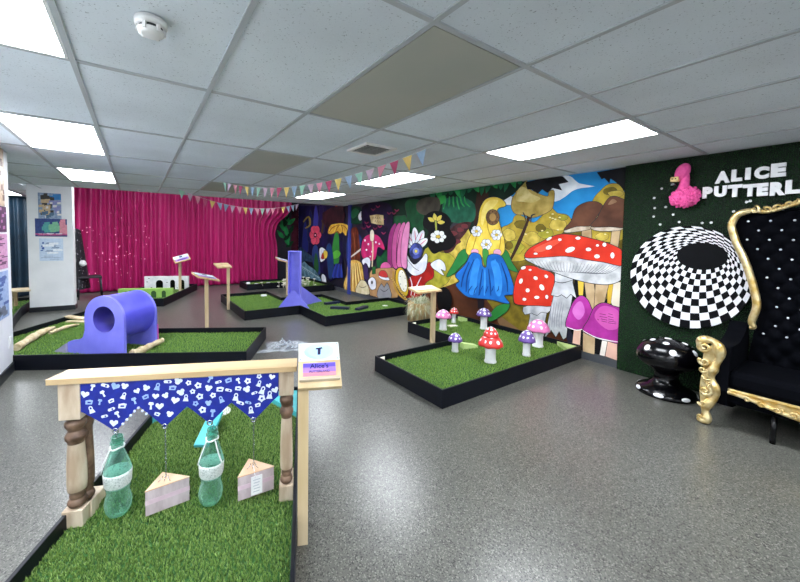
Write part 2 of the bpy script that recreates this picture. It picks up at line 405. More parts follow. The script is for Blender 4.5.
# ------------------------------------------------------------------ mural on the right wall
MX = WX-.004
mural = MB().box(-.004, 0, TY+.005, YB-.012, .09, 2.62).build('mural', mat('mural_night', '#15122e', '#0a0a18', 2.2, rough=.55), loc=(WX, 0, 0))
tag(mural, 'huge hand painted garden mural covering the right hand wall', 'mural')
INK = mat('paint_ink', '#0a0a0c', '#060608', 8, rough=.5)
def pm(c1, c2=None, scale=5): return mat('paint_'+c1.strip('#')+(c2 or '').strip('#'), c1, c2, scale, rough=.6, detail=3, spec=.15)
LAY = [0]
class Fig:
    def __init__(s, name, view=(0, 0, 1)): s.name = name; s.b = MB(); s.mats = []; s.view = view
    def mi(s, m):
        if m not in s.mats: s.mats.append(m)
        return s.mats.index(m)
    def raw(s, P, m):
        LAY[0] += 1; d = .0045+LAY[0]*.00007; i = s.mi(m); vs = []
        for x, y in P:
            q = hit(x, y, 0, WX); vs.append((-d, min(YB-.02, max(TY+.006, q.y)), min(2.615, max(.092, q.z))))
        s.b.add(vs, [list(range(len(vs)))], i)
    def paint(s, m, pts, ink=.5, sm=4, view=None):
        ox, oy, k = view or s.view; P = [(ox+x/k, oy+y/k) for x, y in pts]
        if sm: P = smooth_poly(P, sm)
        a = sum(P[i-1][0]*P[i][1]-P[i][0]*P[i-1][1] for i in range(len(P)))
        if a < 0: P = P[::-1]
        if isinstance(m, str): m = pm(m)
        if ink: s.raw(inset(P, -ink), INK)
        s.raw(P, m); return s
    def line(s, pts, wd=.5, m=None, sm=4, view=None):
        ox, oy, k = view or s.view; P = [(ox+x/k, oy+y/k) for x, y in pts]
        if sm: P = smooth_poly(P, sm, False)
        A = []; B = []
        for i, p in enumerate(P):
            t = Vector(P[min(i+1, len(P)-1)])-Vector(P[max(i-1, 0)]); t.normalize()
            ww = wd*(1-.5*abs(2*i/(len(P)-1)-1)); A.append((p[0]-t.y*ww, p[1]+t.x*ww)); B.append((p[0]+t.y*ww, p[1]-t.x*ww))
        LAY[0] += 1; d = .0045+LAY[0]*.00007; i = s.mi(m or INK); vs = []
        for x, y in A+B[::-1]:
            q = hit(x, y, 0, WX); vs.append((-d, min(YB-.02, max(TY+.006, q.y)), min(2.615, max(.092, q.z))))
        n = len(A); fs = [(k_, k_+1, 2*n-2-k_, 2*n-1-k_) for k_ in range(n-1)]
        s.b.add(vs, fs, i); return s
    def dots(s, m, lst, view=None, ink=0):
        for x, y, rx, ry, *a in lst:
            a = R(a[0]) if a else 0
            s.paint(m, [(x+rx*math.cos(t)*math.cos(a)-ry*math.sin(t)*math.sin(a), y+rx*math.cos(t)*math.sin(a)+ry*math.sin(t)*math.cos(a)) for t in [q*PI/4 for q in range(8)]], ink, 2, view)
        return s
    def done(s, label=None):
        o = s.b.build(s.name, s.mats, mural)
        if label: o['label'] = label
        return o
V1 = (290, 195, 5.54); V2 = (345, 195, 5.29); V3 = (395, 180, 4.85); V4 = (440, 180, 4.157); V5 = (490, 165, 5.714); V6 = (505, 220, 4.016); V0 = (0, 0, 1)
def rblob(x, y, rx, ry, n, j, seed):
    q = random.Random(seed); return [(x+rx*math.cos(2*PI*i/n)*q.uniform(1-j, 1+j), y+ry*math.sin(2*PI*i/n)*q.uniform(1-j, 1+j)) for i in range(n)]

f = Fig('painted_sky', V0); sky = pm('#2f97d8', '#2383c6', 3)
f.paint(sky, [(478, 172), (630, 150), (630, 230), (560, 235), (500, 240), (478, 235)], 0, 0)
cl = pm('#eef2f6', '#cfd8e4', 6)
f.paint(cl, [(360, 90), (430, 60), (470, 70), (510, 105), (600, 122), (520, 132), (470, 150), (430, 182), (372, 210), (350, 170)], 0, 2, V5)
f.paint(cl, [(70, 200), (100, 175), (140, 190), (130, 225), (90, 225)], .3, 3, V5).done('blue sky with white clouds')

f = Fig('painted_ground', V0)
f.paint(pm('#5d3420', '#3a1e12', 2), [(425, 296), (450, 284), (500, 282), (540, 290), (560, 320), (560, 372), (420, 345)], 0, 2)
f.paint('#7d5f42', [(500, 312), (520, 300), (545, 306), (555, 330), (520, 335), (500, 325)], .4).done()

olive = pm('#c2a83c', '#94802a', 7); olive_l = pm('#d6bd58', '#a8933a', 9); olive_d = pm('#7d6c1f', '#5d5018', 7); lime = pm('#b2a83a', '#8d8a2a', 8)
f = Fig('painted_bushes', V0)
f.paint(olive_d, [(440, 250), (455, 232), (470, 214), (482, 205), (500, 225), (520, 240), (560, 220), (600, 215), (628, 200), (628, 300), (520, 330), (480, 290), (440, 280)], 0, 2)
f.paint(olive_l, [(434, 276), (438, 262), (446, 252), (450, 242), (458, 236), (462, 226), (470, 220), (476, 210), (486, 214), (486, 262), (470, 275), (450, 285), (436, 288)], .4)
f.paint(lime, [(424, 252), (432, 246), (440, 252), (450, 254), (456, 262), (452, 274), (446, 284), (430, 290), (420, 280)], .4)
f.paint(olive, [(70, 360), (100, 345), (130, 325), (140, 295), (165, 285), (200, 300), (250, 330), (300, 290), (330, 260), (350, 240), (385, 275), (440, 285), (465, 320), (440, 360), (400, 400), (330, 420), (240, 470), (215, 540), (60, 540), (60, 420)], .4, 3, V5)
f.paint(olive, [(590, 200), (630, 150), (680, 110), (740, 112), (770, 160), (790, 180), (790, 420), (580, 420), (560, 300)], .4, 3, V5)
for x, y, rx, ry, c, sd in ((110, 400, 40, 34, olive_l, 1), (150, 470, 45, 38, lime, 2), (240, 420, 50, 36, olive_l, 3), (320, 390, 46, 28, lime, 4), (390, 340, 46, 34, olive_l, 5), (420, 300, 26, 16, lime, 6), (640, 410, 40, 22, olive_l, 7), (690, 150, 42, 22, olive_d, 8), (720, 165, 45, 18, olive_l, 9), (180, 340, 36, 24, olive_d, 10), (290, 360, 30, 20, olive_d, 11), (110, 460, 22, 22, olive_d, 12)):
    f.paint(c, rblob(x, y, rx, ry, 11, .13, sd), .3, 3, V5)
f.dots('#e9dfa0', [(x, y, 7, 4) for x, y in ((360, 280), (375, 310), (400, 300), (300, 375), (330, 385), (390, 370), (345, 300), (205, 395), (660, 395), (360, 305))], V5)
f.done()

f = Fig('painted_trunk', V5)
f.line([(110, 560), (150, 480), (190, 390), (225, 300)], 2.0, INK); f.line([(110, 560), (150, 480), (190, 390), (225, 300)], 1.5, pm('#3b2418'))
for p in ((205, 275), (235, 262), (268, 285)): f.line([(215, 330), (222, 305), p], 1.4, pm('#3b2418'))
f.done(); f = Fig('painted_crown', V5)
f.paint(pm('#bda35a', '#8d7836', 6), [(170, 90), (215, 95), (210, 125), (270, 160), (330, 180), (340, 152), (368, 150), (362, 235), (330, 270), (250, 300), (200, 285), (150, 280), (125, 245), (130, 190), (150, 160), (148, 130)], .45)
f.paint(pm('#d9c98e', '#b9a55e', 8), [(170, 130), (205, 130), (240, 165), (290, 190), (250, 215), (190, 210), (150, 200)], 0)
f.line([(205, 320), (200, 290), (190, 270)], .8); f.line([(235, 330), (240, 290), (262, 280)], .8)
dk = pm('#1b1a20', '#0c0c10', 5)
f.paint(dk, [(205, 98), (370, 60), (420, 66), (452, 98), (395, 110), (415, 146), (360, 132), (330, 160), (300, 140), (275, 165), (240, 140), (215, 140)], 0, 0)
f.done(); f = Fig('painted_corner_leaves', V5)
f.paint(dk, [(612, 42), (800, 8), (800, 180), (770, 150), (745, 120), (715, 95), (690, 78), (684, 104), (655, 75), (640, 82)], 0, 0); f.done()

f = Fig('painted_canopy', V0); gr = pm('#23704a', '#154a30', 6); gl = pm('#38a058', '#217a40', 8); dg = pm('#0e2a1c', '#081a12', 4)
f.paint(dg, [(380, 196), (520, 172), (520, 188), (505, 200), (486, 208), (478, 250), (462, 215), (440, 240), (400, 262), (384, 260)], 0, 2)
f.paint(pm('#3a2216', '#25150e', 3), [(478, 190), (488, 189), (490, 230), (474, 236)], 0, 2)
f.paint(pm('#1c5a34', '#123f25', 4), [(50, 120), (70, 95), (110, 95), (140, 120), (140, 200), (130, 300), (60, 320), (45, 240), (60, 180)], .3, 3, V3)
f.paint(pm('#1c5a34', '#123f25', 4), [(250, 120), (300, 110), (330, 130), (335, 330), (300, 400), (260, 390), (215, 340), (240, 260), (225, 180)], .3, 3, (345, 195, 5.29))
f.paint(pm('#1c5a34', '#123f25', 4), [(170, 300), (215, 290), (250, 330), (250, 390), (180, 400)], .3, 3, V2)
f.paint(pm('#22614a', '#174836', 6), [(230, 140), (250, 90), (330, 85), (388, 120), (385, 195), (330, 210), (265, 200), (240, 175)], .3, 3, V3)
for k in range(15):
    x = 432+k*6.2; y = 190-k*.95
    f.paint([gr, gl, gr][k % 3], [(x-4, y-3), (x+5, y-5), (x+4, y+4), (x+1+3*math.sin(k*2), y+11+3*math.sin(k*1.7)), (x-2, y+5)], 0, 2)
for k in range(7): f.line([(230+k*18, 80), (225+k*20, 110), (210+k*26, 135+8*math.sin(k*2))], .9, gl, 3, V3)
f.paint('#39a04a', [(215, 85), (245, 75), (240, 110), (222, 115)], 0, 2, V3); f.done()

# plain generic plant shapes stand where the photograph's mural shows storybook figures
f = Fig('painted_dark_bush', V3); bk = pm('#0b0a0d', '#050507', 4)
f.paint(pm('#4b2a2a', '#2a1416', 7), [(250, 270), (300, 215), (370, 205), (350, 250), (310, 300), (280, 345), (240, 350)], 0)
for k, (x, y) in enumerate(((285, 260), (320, 240), (300, 300), (340, 225))): f.paint('#6b2f33', rblob(x, y, 18, 12, 8, .2, k), .3, 3)
f.paint(pm('#5b5348', '#26221e', 2), [(110, 110), (150, 85), (215, 90), (215, 150), (150, 170), (110, 150)], 0)
f.paint(bk, [(140, 190), (165, 160), (205, 150), (250, 165), (275, 200), (268, 235), (285, 265), (300, 300), (270, 335), (225, 345), (190, 358), (165, 330), (150, 290), (165, 250), (140, 225)], 0)
for a in (-150, -100, -50, 0): 
    c, q = math.cos(R(a)), math.sin(R(a)); f.paint('#e3cf5a', [(200+c*8, 205+q*8), (200+c*24-q*10, 205+q*24+c*10), (200+c*44, 205+q*44), (200+c*24+q*10, 205+q*24-c*10)], .3, 3)
f.paint('#a8b04a', [(196, 202), (204, 202), (206, 250), (200, 250)], .2)
for a in range(7): f.paint('#e9ebea', rblob(212+26*math.cos(a*PI/3.5), 275+20*math.sin(a*PI/3.5), 13, 11, 7, .15, a+30), .25, 3)
f.dots('#d8b84a', [(212, 275, 10, 8)], ink=.2)
f.done('dark painted bush with yellow leaves and white blossoms')

f = Fig('painted_white_lily', V3); wh = pm('#e6e8ee', '#c9ccd6', 6)
f.paint(pm('#b3241f', '#8c1a17', 5), [(70, 480), (100, 455), (140, 450), (165, 400), (185, 420), (188, 470), (150, 500), (130, 560), (60, 570), (58, 520)], .5)
f.line([(130, 470), (110, 510), (95, 560)], .6, wh); f.line([(75, 470), (85, 510), (80, 560)], .5, wh)
for k, a in enumerate((-150, -122, -95, -68, -40)):
    c, n_ = math.cos(R(a)), math.sin(R(a)); L_ = (70, 92, 100, 92, 70)[k]; bx, by = 106, 330
    f.paint(wh, [(bx+c*u-n_*v_, by+n_*u+c*v_) for u, v_ in ((0, -10), (L_*.5, -17), (L_*.85, -11), (L_, 0), (L_*.85, 11), (L_*.5, 17), (0, 10))], .45, 3); f.line([(bx+c*20, by+n_*20), (bx+c*L_*.6, by+n_*L_*.6), (bx+c*L_*.85, by+n_*L_*.85)], .5, pm('#d76f8d'), 3)
f.paint(wh, [(48, 378), (62, 365), (78, 395), (100, 410), (130, 385), (150, 358), (160, 372), (152, 430), (128, 455), (92, 462), (60, 430)], .5)
f.line([(62, 385), (95, 425), (120, 440)], .3)
f.paint(pm('#4a55a8', '#20264f', 6), rblob(105, 345, 32, 36, 10, .08, 4), .6); 
f.dots('#7d8ad6', [(105, 345, 16, 18)], ink=.2); f.dots('#e3cf5a', [(105, 345, 7, 8)], ink=.2)
f.paint(wh, [(178, 405), (215, 385), (242, 405), (248, 440), (225, 432), (240, 462), (205, 440), (185, 425)], .45); f.done('white lily with a blue heart over red leaves')

f = Fig('painted_bellflower', V4); bl = pm('#1f6fc4', '#1859a6', 4); bl_l = pm('#3d93e0', '#2b7ccc', 5); bl_d = pm('#123f80', '#0d2f63', 5); yel = pm('#e9cf58', '#d4b23a', 6)
f.paint('#2a7a3c', [(30, 400), (60, 345), (85, 300), (112, 290), (116, 330), (80, 370), (60, 390)], .5); f.paint('#2a7a3c', [(255, 330), (262, 290), (285, 300), (300, 340), (326, 380), (290, 370)], .5)
f.paint('#2c7d38', [(210, 560), (240, 525), (290, 512), (280, 545), (230, 580), (205, 585)], .5)
f.paint(pm('#141018'), [(158, 490), (188, 490), (185, 535), (160, 535)], 0, 0)
f.paint(yel, [(112, 300), (120, 250), (140, 215), (160, 180), (170, 120), (195, 80), (235, 72), (268, 88), (274, 108), (240, 125), (255, 200), (270, 250), (268, 300), (235, 320), (150, 320)], .55)
f.paint(pm('#f0de84', '#dfc45c', 8), [(185, 110), (210, 85), (245, 85), (225, 115), (195, 140), (180, 190), (172, 160)], 0)
f.line([(165, 200), (150, 250), (135, 300)], .5, pm('#a8842a')); f.line([(205, 140), (200, 190), (215, 240)], .5, pm('#a8842a')); f.line([(250, 200), (255, 250), (245, 300)], .5, pm('#a8842a'))
f.dots(pm('#7a5c3a', '#5a4028', 9), [(222, 155, 27, 32)], ink=.5); f.dots(pm('#a5824a'), [(222, 155, 14, 17)], ink=.2)
for k in range(8): f.dots(pm('#4a3420'), [(222+20*math.cos(k*PI/4), 155+24*math.sin(k*PI/4), 2.5, 3)])
for fx, fy in ((155, 213), (238, 228), (196, 268)):
    for a in range(6): f.paint(wh, rblob(fx+13*math.cos(a*PI/3), fy+13*math.sin(a*PI/3), 10, 10, 7, .06, a), .3, 3)
    f.dots('#d8b84a', [(fx, fy, 6, 6)], ink=.2)
f.paint('#3f8a3c', [(180, 300), (190, 285), (205, 300), (200, 350), (188, 350)], .3); f.paint('#dfa3c4', rblob(148, 298, 15, 12, 7, .1, 2), .3); f.paint('#dfa3c4', rblob(243, 300, 16, 13, 7, .1, 4), .3)
f.paint(bl, [(135, 305), (170, 312), (180, 355), (196, 362), (205, 315), (250, 312), (275, 345), (300, 410), (312, 470), (270, 480), (292, 512), (250, 505), (215, 496), (150, 490), (110, 480), (70, 438), (85, 420), (68, 395), (110, 350)], .6)
f.paint(bl_l, [(150, 330), (170, 340), (160, 400), (150, 470), (125, 470), (130, 400)], 0); f.paint(bl_l, [(215, 340), (245, 345), (262, 420), (255, 480), (235, 470), (228, 400)], 0)
for p in ([(125, 340), (100, 400), (92, 445)], [(180, 370), (172, 430), (165, 480)], [(205, 370), (212, 430), (215, 480)], [(258, 345), (280, 410), (285, 465)], [(145, 330), (118, 400), (112, 465)]): f.line(p, .8, bl_d)
for p in ([(160, 325), (140, 390), (130, 465)], [(190, 372), (190, 430), (188, 480)], [(232, 330), (248, 400), (250, 480)]): f.line(p, 1.1, bl_l)
for k in range(6): f.line([(120+k*24, 470+8*math.sin(k)), (126+k*24, 455), (138+k*22, 440)], .5, bl_d)
f.done('blue bell shaped bloom under yellow petals')

f = Fig('painted_brown_mushroom', V5); bc = pm('#6d4634', '#4c2f23', 4); tan = pm('#cbb089', '#a88d68', 6)
f.paint(tan, [(530, 350), (582, 345), (585, 420), (530, 420)], .5, 0); f.paint(tan, [(705, 355), (752, 355), (735, 480), (690, 470)], .5, 0)
f.paint(pm('#d8cbb8', '#a8957c', 9), [(432, 375), (480, 352), (590, 342), (640, 330), (600, 360), (520, 378), (440, 386)], .5, 2); f.paint(bc, [(430, 370), (470, 320), (490, 260), (520, 230), (570, 212), (620, 214), (648, 240), (610, 300), (585, 345), (500, 350)], .6)
f.paint(pm('#d8cbb8', '#a8957c', 9), [(586, 352), (700, 355), (790, 345), (790, 366), (680, 378), (600, 372)], .5, 2); f.paint(bc, [(584, 350), (620, 300), (650, 240), (680, 195), (710, 180), (750, 190), (795, 225), (795, 348), (690, 352)], .6)
f.paint(pm('#a58466', '#7d5c45', 5), [(680, 225), (705, 195), (730, 210), (700, 225)], 0); f.done()

red = pm('#d93a26', '#c22c1c', 4); gill = pm('#d8d9da', '#a9abae', 9); stem_g = pm('#c6c8cb', '#94979c', 7); sp = pm('#f2f2f0', '#e4e4e2')
f = Fig('painted_pale_stem', V6)
f.paint('#0d0d10', [(285, 235), (330, 240), (330, 330), (350, 360), (400, 330), (440, 280), (470, 250), (470, 560), (300, 520), (250, 400)], 0, 0)
f.paint('#e0c04a', [(296, 240), (320, 250), (316, 310), (300, 300)], .4, 0); f.paint('#d8b23c', [(415, 250), (470, 250), (440, 330), (415, 340)], .3, 0); f.paint('#e9ddc8', [(440, 250), (475, 250), (475, 420), (430, 330)], .3, 0)
for q in ([(322, 245), (360, 250), (372, 350), (348, 500), (315, 540), (335, 340)], [(368, 258), (420, 258), (395, 360), (362, 350)], [(318, 450), (365, 470), (362, 555), (316, 540)]): f.paint(tan, q, .5, 0)
f.done()
f = Fig('painted_toadstool', V6)
f.paint(stem_g, [(100, 340), (178, 345), (165, 400), (160, 470), (95, 440), (105, 385)], .5, 0); f.paint(stem_g, [(78, 350), (130, 340), (192, 345), (175, 372), (150, 368), (132, 382), (110, 372), (84, 378)], .5, 2)
f.paint(red, [(42, 330), (40, 280), (55, 220), (78, 188), (110, 184), (160, 200), (205, 230), (205, 335), (130, 342), (70, 340)], .7)
f.dots(sp, [(68, 245, 7, 11, 20), (127, 233, 9, 7, 30), (152, 270, 9, 13, -30), (95, 282, 8, 8), (82, 318, 8, 6), (132, 310, 10, 6), (172, 308, 6, 8), (170, 226, 8, 6, 40), (105, 200, 6, 4), (78, 192, 10, 6, -20)], ink=.2); f.done('short red toadstool with white spots')
f = Fig('painted_toadstool', V6)
f.paint(stem_g, [(205, 205), (280, 205), (275, 300), (258, 400), (250, 470), (238, 478), (222, 445), (208, 468), (190, 440), (165, 470), (175, 420), (192, 340), (205, 280)], .6, 0)
f.paint(pm('#d6d8da', '#aeb1b5', 7), [(205, 205), (280, 205), (275, 250), (290, 312), (268, 296), (252, 312), (232, 298), (215, 306), (190, 300), (205, 250)], .6, 0); f.line([(200, 245), (235, 252), (278, 240)], .4)
for k in range(6): f.line([(192+k*10, 330), (186+k*9, 390), (182+k*10, 430)], .35, pm('#8d9096'))
f.paint(gill, [(84, 152), (150, 150), (240, 142), (340, 160), (470, 182), (480, 230), (430, 256), (360, 254), (280, 236), (200, 208), (130, 180)], .7)
for k in range(26):
    t = k/25; x = 110+t*360; f.line([(250+(x-250)*.35, 205+8*t), (250+(x-250)*.75, 175+(22+18*t)), (x, 160+24*t)], .25, pm('#6f7277'), 2)
f.paint(red, [(88, 150), (100, 118), (140, 95), (185, 72), (230, 58), (290, 62), (350, 75), (420, 95), (480, 128), (480, 182), (400, 168), (330, 158), (250, 144), (170, 148)], .7)
f.paint(pm('#e8604a', '#de4f38', 4), [(120, 118), (190, 84), (230, 76), (215, 96), (150, 128)], 0)
f.dots(sp, [(181, 110, 13, 8, -20), (266, 119, 20, 10, -20), (340, 118, 11, 7), (374, 146, 11, 8), (436, 142, 8, 12), (404, 99, 8, 8), (298, 73, 10, 6), (225, 79, 7, 5), (182, 75, 12, 5, -30), (128, 135, 8, 4), (376, 102, 6, 5)], ink=.2); f.done('broad red toadstool with white spots and pale gills')
mag = pm('#b83aa0', '#93287e', 5)
f = Fig('painted_purple_mushroom', V6)
f.paint('#e6b9a6', [(282, 438), (310, 440), (305, 510), (275, 500)], .4, 0)
f.paint(mag, [(250, 425), (262, 370), (282, 325), (310, 304), (335, 318), (352, 355), (362, 385), (330, 430), (290, 438)], .7); f.line([(252, 428), (292, 441), (330, 434)], .5, sp)
f.paint(pm('#d276c4', '#c05ab2', 5), [(275, 365), (295, 330), (315, 330), (325, 370), (300, 400)], 0); f.done('left purple mushroom')
f = Fig('painted_purple_mushroom', V6)
f.paint('#e9bda8', [(418, 485), (455, 490), (460, 570), (408, 545)], .4, 0); f.paint('#efe7dc', [(395, 482), (416, 486), (405, 545), (385, 540)], .3, 0)
f.paint(mag, [(318, 440), (340, 400), (365, 350), (400, 332), (440, 345), (485, 370), (490, 490), (400, 478), (345, 460)], .7); f.line([(318, 443), (370, 470), (430, 484), (480, 490)], .6, sp)
f.paint(pm('#cf5fae', '#c04fa0', 5), [(365, 390), (385, 350), (420, 345), (460, 365), (480, 420), (420, 440)], 0)
for k, (y, a) in enumerate(((375, [(385, 410), (420, 438)]), (386, [(385, 415), (418, 440)]), (396, [(375, 382), (390, 416), (420, 442)]), (404, [(392, 414), (420, 452)]), (411, [(418, 452)]))):
    for x0, x1 in a: f.line([(x0, y), (x1, y+5)], .45, pm('#3a1030'), 0)
f.done('right purple mushroom with lines of tiny dark writing')

f = Fig('painted_wheat_sheaf', V2); hay = pm('#d9b25c', '#b98a3a', 9)
f.paint(pm('#22223f', '#14142c', 5), [(0, 200), (15, 190), (40, 210), (120, 380), (130, 470), (60, 460), (0, 330)], 0)
f.paint('#23366e', [(18, 230), (45, 205), (40, 330), (15, 350)], .3); f.paint('#23366e', [(70, 210), (95, 230), (90, 300), (72, 330)], .3)
f.paint(pm('#6e2f1c', '#4c1f13', 4), [(40, 180), (70, 175), (80, 240), (85, 310), (80, 360), (30, 360), (35, 290), (38, 230)], .5);
f.line([(50, 200), (58, 270), (54, 350)], .5, pm('#8a4a2c')); f.line([(66, 190), (70, 260), (68, 340)], .4, pm('#3a160c'))
f.paint(pm('#17452f', '#0e3021', 4), [(30, 135), (28, 85), (50, 62), (90, 70), (92, 115), (100, 140), (70, 155), (45, 150)], .4); f.paint(wh, [(80, 130), (78, 105), (105, 72), (126, 62), (118, 95), (92, 132)], .4); f.paint('#d98aa8', [(88, 120), (110, 80), (118, 75), (108, 100)], 0); f.paint('#2a6a44', [(34, 100), (60, 70), (80, 90), (50, 125)], .3)
f.paint(hay, [(8, 500), (0, 470), (15, 420), (20, 370), (40, 345), (75, 348), (95, 370), (105, 440), (112, 500), (60, 520)], .5)
for k in range(11): f.line([(28+k*5, 360), (20+k*7, 430), (5+k*10.5, 505)], .5, pm('#8a6426') if k % 2 else pm('#f0d68c'))
f.line([(20, 340), (80, 295), (150, 240)], .9, pm('#cfc9bd')); f.done('wheat sheaf under a brown stalk and green leaf')

f = Fig('painted_spotted_bloom', V2)
f.paint(pm('#1d1030', '#0f0a1c', 5), [(100, 60), (200, 40), (250, 60), (260, 160), (215, 290), (180, 320), (130, 200), (100, 160)], 0)
for k, (x, y) in enumerate(((105, 175), (130, 165), (165, 175), (190, 165), (120, 145), (210, 200), (240, 95), (280, 80), (265, 95), (180, 60), (155, 75), (205, 130))): f.line([(x-10, y-4), (x, y+6), (x+12, y-3)], .7, pm('#8a2a50' if k % 2 else '#6b1f40'), 3)
f.paint(pm('#c42a6a', '#a31f56', 5), [(95, 260), (110, 225), (140, 208), (180, 215), (205, 250), (215, 290), (180, 275), (165, 340), (120, 345), (95, 320)], .5)
f.dots(wh, [(112, 240, 4, 6), (130, 260, 4, 6), (145, 235, 4, 5), (120, 290, 4, 5), (150, 300, 4, 6), (170, 250, 4, 5), (140, 325, 4, 4), (188, 258, 4, 5)])
f.paint(wh, [(98, 345), (125, 330), (140, 345), (135, 385), (120, 360), (105, 370)], .4); f.paint('#3a2a56', [(105, 372), (122, 365), (132, 440), (110, 440)], .3, 2)
f.line([(150, 200), (154, 280), (150, 380)], .8, pm('#cdbb9a')); f.paint(pm('#d6cdb6'), [(140, 200), (150, 184), (160, 200), (158, 240), (142, 240)], .3)
f.paint(pm('#c8b48a', '#a08a5c', 6), [(138, 110), (175, 103), (210, 108), (212, 158), (178, 156), (146, 148)], .5, 0)
for x0, x1, y in ((152, 160, 122), (165, 172, 120), (176, 182, 122), (186, 196, 124), (164, 170, 138), (175, 182, 140), (187, 198, 142)): f.line([(x0, y+6), ((x0+x1)/2, y-6), (x1, y+6)], .35, INK, 0)
f.done('pink spotted bloom and a small wooden sign')

f = Fig('painted_pink_petals', V2)
for k, c in enumerate(('#8f2f6e', '#b8528c', '#cf6fa2', '#d987b4')):
    x = 235+k*24; f.paint(c, [(x, 370), (x-2, 280), (x+6, 210), (x+24, 165-k*4), (x+42, 155-k*2), (x+38, 230), (x+28, 310), (x+26, 385)], .5)
f.line([(282, 360), (284, 280), (300, 190)], .5, pm('#6b1f52')); f.paint('#cf5f9a', [(196, 388), (205, 362), (230, 356), (250, 378), (235, 395)], .4); f.done()

f = Fig('painted_picnic', V2); kraft = pm('#b98f63', '#9a744c', 5)
f.paint(kraft, [(150, 395), (230, 388), (280, 400), (285, 540), (140, 530), (138, 440)], .5, 2)
f.paint('#2f6a35', [(152, 380), (168, 378), (168, 415), (152, 418)], .4, 0)
f.paint(wh, [(185, 428), (205, 415), (235, 435), (240, 450), (205, 445)], .4); f.paint('#c43a3a', [(188, 425), (198, 400), (222, 405), (232, 435)], .4)
f.paint(pm('#d9cfae', '#bcae86', 6), [(64, 500), (80, 465), (95, 450), (118, 462), (135, 505), (130, 525), (75, 520)], .5); f.line([(80, 480), (100, 490), (122, 480)], .3)
f.paint(wh, [(140, 490), (130, 455), (150, 435), (168, 450), (170, 490), (152, 500)], .5); f.dots(INK, [(150, 462, 5, 10)])
f.paint('#8e8f95', [(180, 510), (200, 470), (215, 490), (230, 465), (245, 500), (250, 545), (185, 545)], .5, 2); f.line([(192, 495), (215, 510), (238, 495)], .35)
f.done()
f = Fig('painted_round_dial', V2)
f.paint('#d8b02e', [(275, 450), (280, 400), (305, 385), (330, 420), (342, 480), (335, 530), (305, 520), (285, 490)], .8); f.paint('#ece9dc', [(290, 450), (295, 405), (312, 398), (330, 430), (336, 480), (328, 510), (308, 500)], .4)
f.dots(INK, [(300, 430, 2, 3), (312, 410, 2, 3), (326, 440, 2, 3), (330, 480, 2, 3), (318, 497, 2, 3), (302, 470, 2, 3)])
f.line([(262, 400), (268, 470), (290, 520), (330, 555)], 1.2, pm('#b58a3a'))
for k in range(12): f.dots('#caa55a', [(255+k*7, 440+k*10, 5, 5)], ink=.2)
f.done('yellow rimmed dial')
f = Fig('painted_dark_hollow', V0); f.paint(bk, rblob(446, 300, 7.5, 13.5, 12, .04, 2), 0); f.done()

f = Fig('painted_night_garden', V1)
f.paint(pm('#1c1644', '#0e0b26', 3), [(55, 60), (300, 60), (300, 440), (230, 480), (55, 300)], 0, 0)
for k, (x, y) in enumerate(((90, 200), (120, 140), (150, 110), (180, 90), (265, 100))):
    f.paint(pm(['#262a6e', '#1b2050', '#3d3a8e', '#241a48', '#8a3a1e'][k], None, 4), [(x-16, y+110), (x-10, y), (x, y-55), (x+12, y), (x+18, y+110)], .3, 3)
f.paint('#3b2a1c', [(182, 140), (214, 135), (216, 155), (186, 160)], .3, 0); f.paint('#4a3a22', [(186, 160), (196, 158), (190, 210), (180, 210)], .2, 0); f.line([(80, 150), (110, 120), (118, 165), (90, 185)], 1, pm('#8a7430'), 3)
f.paint(pm('#3b1a22', '#1d0d14', 4), [(186, 100), (300, 60), (300, 170), (215, 190)], 0, 2)
pk = pm('#e0566e', '#c43f5a', 5)
for a in range(6): f.paint(pk, rblob(147+17*math.cos(a*PI/3), 222+34*math.sin(a*PI/3), 15, 22, 8, .1, a), .3)
f.dots('#3a0f1c', [(147, 222, 9, 14)]); f.dots('#e6a0ae', [(147, 222, 4, 6)])
f.paint('#2f3f7a', [(135, 290), (160, 290), (175, 430), (150, 430), (130, 360)], .3); f.paint('#2a5a34', [(150, 320), (165, 380), (160, 440), (140, 400)], .2)
f.paint(pm('#e2b94a', '#b8862c', 6), [(218, 210), (232, 170), (262, 160), (300, 158), (335, 175), (344, 210), (325, 195), (318, 225), (300, 205), (285, 212), (270, 200), (240, 215)], .4)
for p in ([(225, 205), (245, 180), (280, 165)], [(260, 205), (270, 180), (285, 165)], [(300, 205), (298, 180), (288, 165)], [(330, 205), (315, 178), (290, 165)]): f.line(p, .5, pm('#7d5418'))
f.paint('#2f7a35', [(255, 220), (275, 215), (280, 280), (278, 370), (250, 380), (240, 320)], .3); f.paint('#57a83c', [(245, 320), (270, 305), (288, 325), (270, 350), (240, 350)], .3)
f.paint('#1f3a6a', [(210, 290), (230, 270), (245, 330), (250, 440), (225, 460), (215, 380)], .3)
f.paint(wh, [(172, 300), (188, 292), (210, 315), (205, 350), (180, 370), (172, 340)], .4); f.paint('#e2c14a', [(195, 310), (214, 315), (212, 345), (196, 350)], .3); f.paint('#b3342a', [(180, 350), (190, 320), (196, 352)], .2)
rk = pm('#6f94a4', '#3f6072', 7)
f.paint(rk, [(55, 380), (75, 360), (110, 390), (150, 420), (180, 470), (170, 480), (100, 475), (55, 460)], .5); f.paint(pm('#37506a', '#22344a', 6), [(55, 330), (65, 290), (100, 320), (132, 345), (130, 370), (90, 365), (60, 380)], .4)
for k in range(12): f.line([(60+k*9, 385+k*6), (70+k*9, 392+k*6), (66+k*9, 405+k*5)], .3, pm('#b9d0d8'), 2)
f.paint(wh, [(182, 455), (190, 438), (205, 455), (208, 490), (190, 488)], .4)
